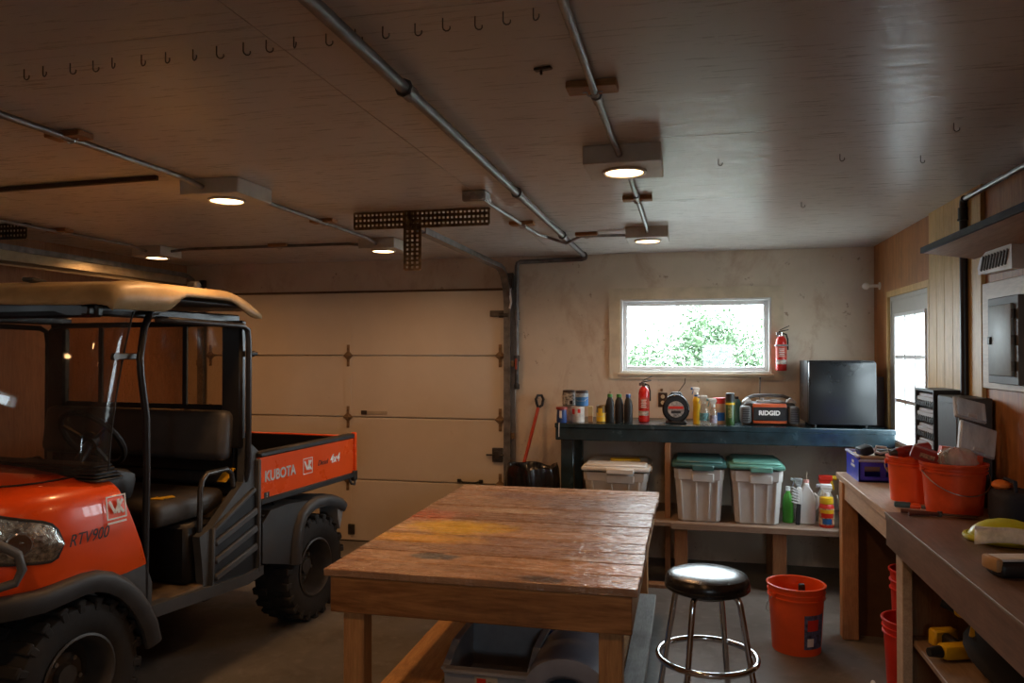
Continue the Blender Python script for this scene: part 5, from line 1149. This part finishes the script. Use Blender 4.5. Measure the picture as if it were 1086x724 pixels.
# lime face shield, sanding block
t = thing('face_shield', 'lime yellow face shield with clear visor lying on dark workbench', 'face shield', (1.165, 3.23, BT+.004), R(-20))
mb = MB(); rows = []
for j in range(7):
    ph = PI/2*j/6; rows.append([(.115*math.cos(th_)*math.cos(ph)*1.15, .09*math.sin(th_)*math.cos(ph), .085*math.sin(ph)) for th_ in [2*PI*k/28 for k in range(28)]])
mb.grid(rows, closed=True).build('crown', lime_plastic, t, ang=70)
MB().tube([(.135*math.cos(2*PI*k/28), .105*math.sin(2*PI*k/28), .012) for k in range(28)], .012, 8, True).build('headband', lime_plastic, t)
MB().grid([[(-.10+.24*u, -.115-.05*v, .055-.045*v+.02*math.sin(PI*u)) for u in [k/10 for k in range(11)]] for v in (0, .5, 1)]).build('visor', clear_plastic, t, solid=.002)
MB().bar((-.10, -.112, .058), (.16, -.112, .066), .006, .02, .002).build('visor_edge', plain('clasp_grey', (.55, .57, .6), .4), t)
MB().box((-.06, -.10, .035), (.05, .03, .045), None, .01).box((.05, -.108, .045), (.12, .03, .03), None, .01).build('clip', lime_plastic, t)
t = thing('sanding_block', 'black sanding block with pale plate nearest on the dark workbench', 'sanding block', (1.045, 2.76, BT+.003), R(14))
MB().box((.02, 0, .025), (.25, .09, .05), None, .018, 3).build('body', black_plastic, t); MB().box((.02, .0, .056), (.25, .070, .010), (0, 0, 0), .004, 2).build('plate', plain('pale_plate', (.68, .69, .70), .45), t); MB().box((-.105, 0, .04), (.025, .08, .045), None, .010, 2).build('toe', plain('tan_toe', (.45, .28, .13), .5), t)
t = thing('tool_bag', 'dark navy tool bag against the right wall behind the face shield', 'bag', (1.295, 3.50, BT+.003)); MB().box((0, 0, .075), (.15, .22, .15), None, .035, 3).build('body', plain('navy_cloth', (.012, .016, .035), .8, bump=.3, scale=40), t); MB().tube([(-.02, -.06, .14), (-.02, -.05, .19), (-.02, .05, .19), (-.02, .06, .14)], .008, 8).build('handle', plain('navy_cloth', (.012, .016, .035), .8), t)
tag(MB().ball((0, 0, .02), .035, 14, (1, 1.2, .6)).build('knit_hat', plain('orange_cloth', (.75, .20, .03), .6), None, (1.26, 3.55, BT+.146)), 'small orange knit hat on top of the navy tool bag', 'hat')
tag(MB().box((0, 0, .11), (.02, .30, .22), (0, R(6), 0), .003).build('offcut_board', wood('plain_plywood', (.50, .40, .30), (.60, .50, .39), 1, .5, 4, .2), None, (1.345, 3.30, BT+.18)), 'pale offcut board leaning on wall below the breaker panel', 'board')
# under-bench shelf: cordless tools and bag
def drill(label, loc, rot):
    t = thing('cordless_drill', label, 'drill', loc, 0, None, rot)
    MB().box((0, 0, .10), (.14, .06, .065), None, .018, 2).build('housing', yellow_plastic, t); MB().bar((.03, 0, .08), (.045, 0, -.03), .038, .05, .01).cyl((-.07, 0, .10), (-.12, 0, .10), .024, .017).build('grip', black_plastic, t); MB().box((.05, 0, -.045), (.11, .07, .05), None, .008).build('battery', yellow_plastic, t); return t
drill('yellow cordless drill lying on the under-bench shelf by leg', (1.01, 3.50, .455), (R(90), 0, R(20)))
drill('yellow cordless drill on top of the black bag under the bench', (1.16, 3.50, .585), (R(80), R(10), R(-30)))
t = thing('duffel_bag', 'black cloth bag slumped on the under-bench shelf', 'bag', (1.17, 3.20, .42)); mb = MB(); rows = []
for k in range(13):
    u = k/12; y = -.24+.48*u; q = max(.15, math.sin(PI*min(max(u, .04), .96))**.45)
    rows.append([(.15*q*math.cos(a)*(1+.06*math.sin(3*a+u*9)), y, .13*q*.95+.125*q*math.sin(a)*(1+.08*math.sin(2*a+u*7))) for a in [2*PI*j/20 for j in range(20)]])
mb.grid(rows, closed=True); mb.build('body', plain('black_cloth', (.02, .02, .024), .85, bump=.4, scale=50), t, ang=80)
MB().bar((-.135, -.02, .17), (-.10, .05, .215), .035, .012, .003).build('strap_tab', yellow_plastic, t)

# ================================================================== OUTSIDE
def bush(label, x, y, h, r, n, seed, dark=0):
    rnd = random.Random(seed); t = thing('bush', label, 'bush', (x, y, -.14))
    mb = MB(); bm_ = mb.bm
    for k in range(n):
        a = rnd.uniform(0, 2*PI); u = rnd.random()**.45; ph = rnd.uniform(-.9, 1.5)
        lump = 1+.25*math.sin(3*a+seed)+.15*math.sin(5*ph+seed*2)
        p = Vector((r*u*lump*math.cos(a)*math.cos(ph*.9), r*u*lump*math.sin(a)*math.cos(ph*.9), h*.55+h*.42*u*math.sin(ph)*lump))
        s = rnd.uniform(.03, .06); e = Euler((rnd.uniform(-1, 1), rnd.uniform(-1, 1), rnd.uniform(0, 6.3))).to_matrix()
        q = [bm_.verts.new(p + e @ Vector(v)*s) for v in ((-1, 0, 0), (0, -.45, .1), (1.1, 0, 0), (0, .45, .1))]; bm_.faces.new(q)
    leaf = plain('leaf', (.13, .20, .11), .6, var=.3, scale=3)
    mb.build('foliage', leaf, t)
    mb = MB()
    for k in range(6): a = k*1.05; mb.tube([(0, 0, 0), (.1*math.cos(a), .1*math.sin(a), h*.25), (r*.5*math.cos(a), r*.5*math.sin(a), h*.6)], .03, 6, scl=[1, .8, .4])
    mb.build('stem', brown_post, t)
bush('large green bush outside the back window at its centre', .35, 12.4, 2.55, 1.0, 9000, 3)
bush('low green bush outside the window at the left', -.95, 12.4, 1.9, .8, 7000, 5)
bush('rounded green bush outside the window towards the right', 1.5, 12.7, 2.0, .8, 6000, 8)
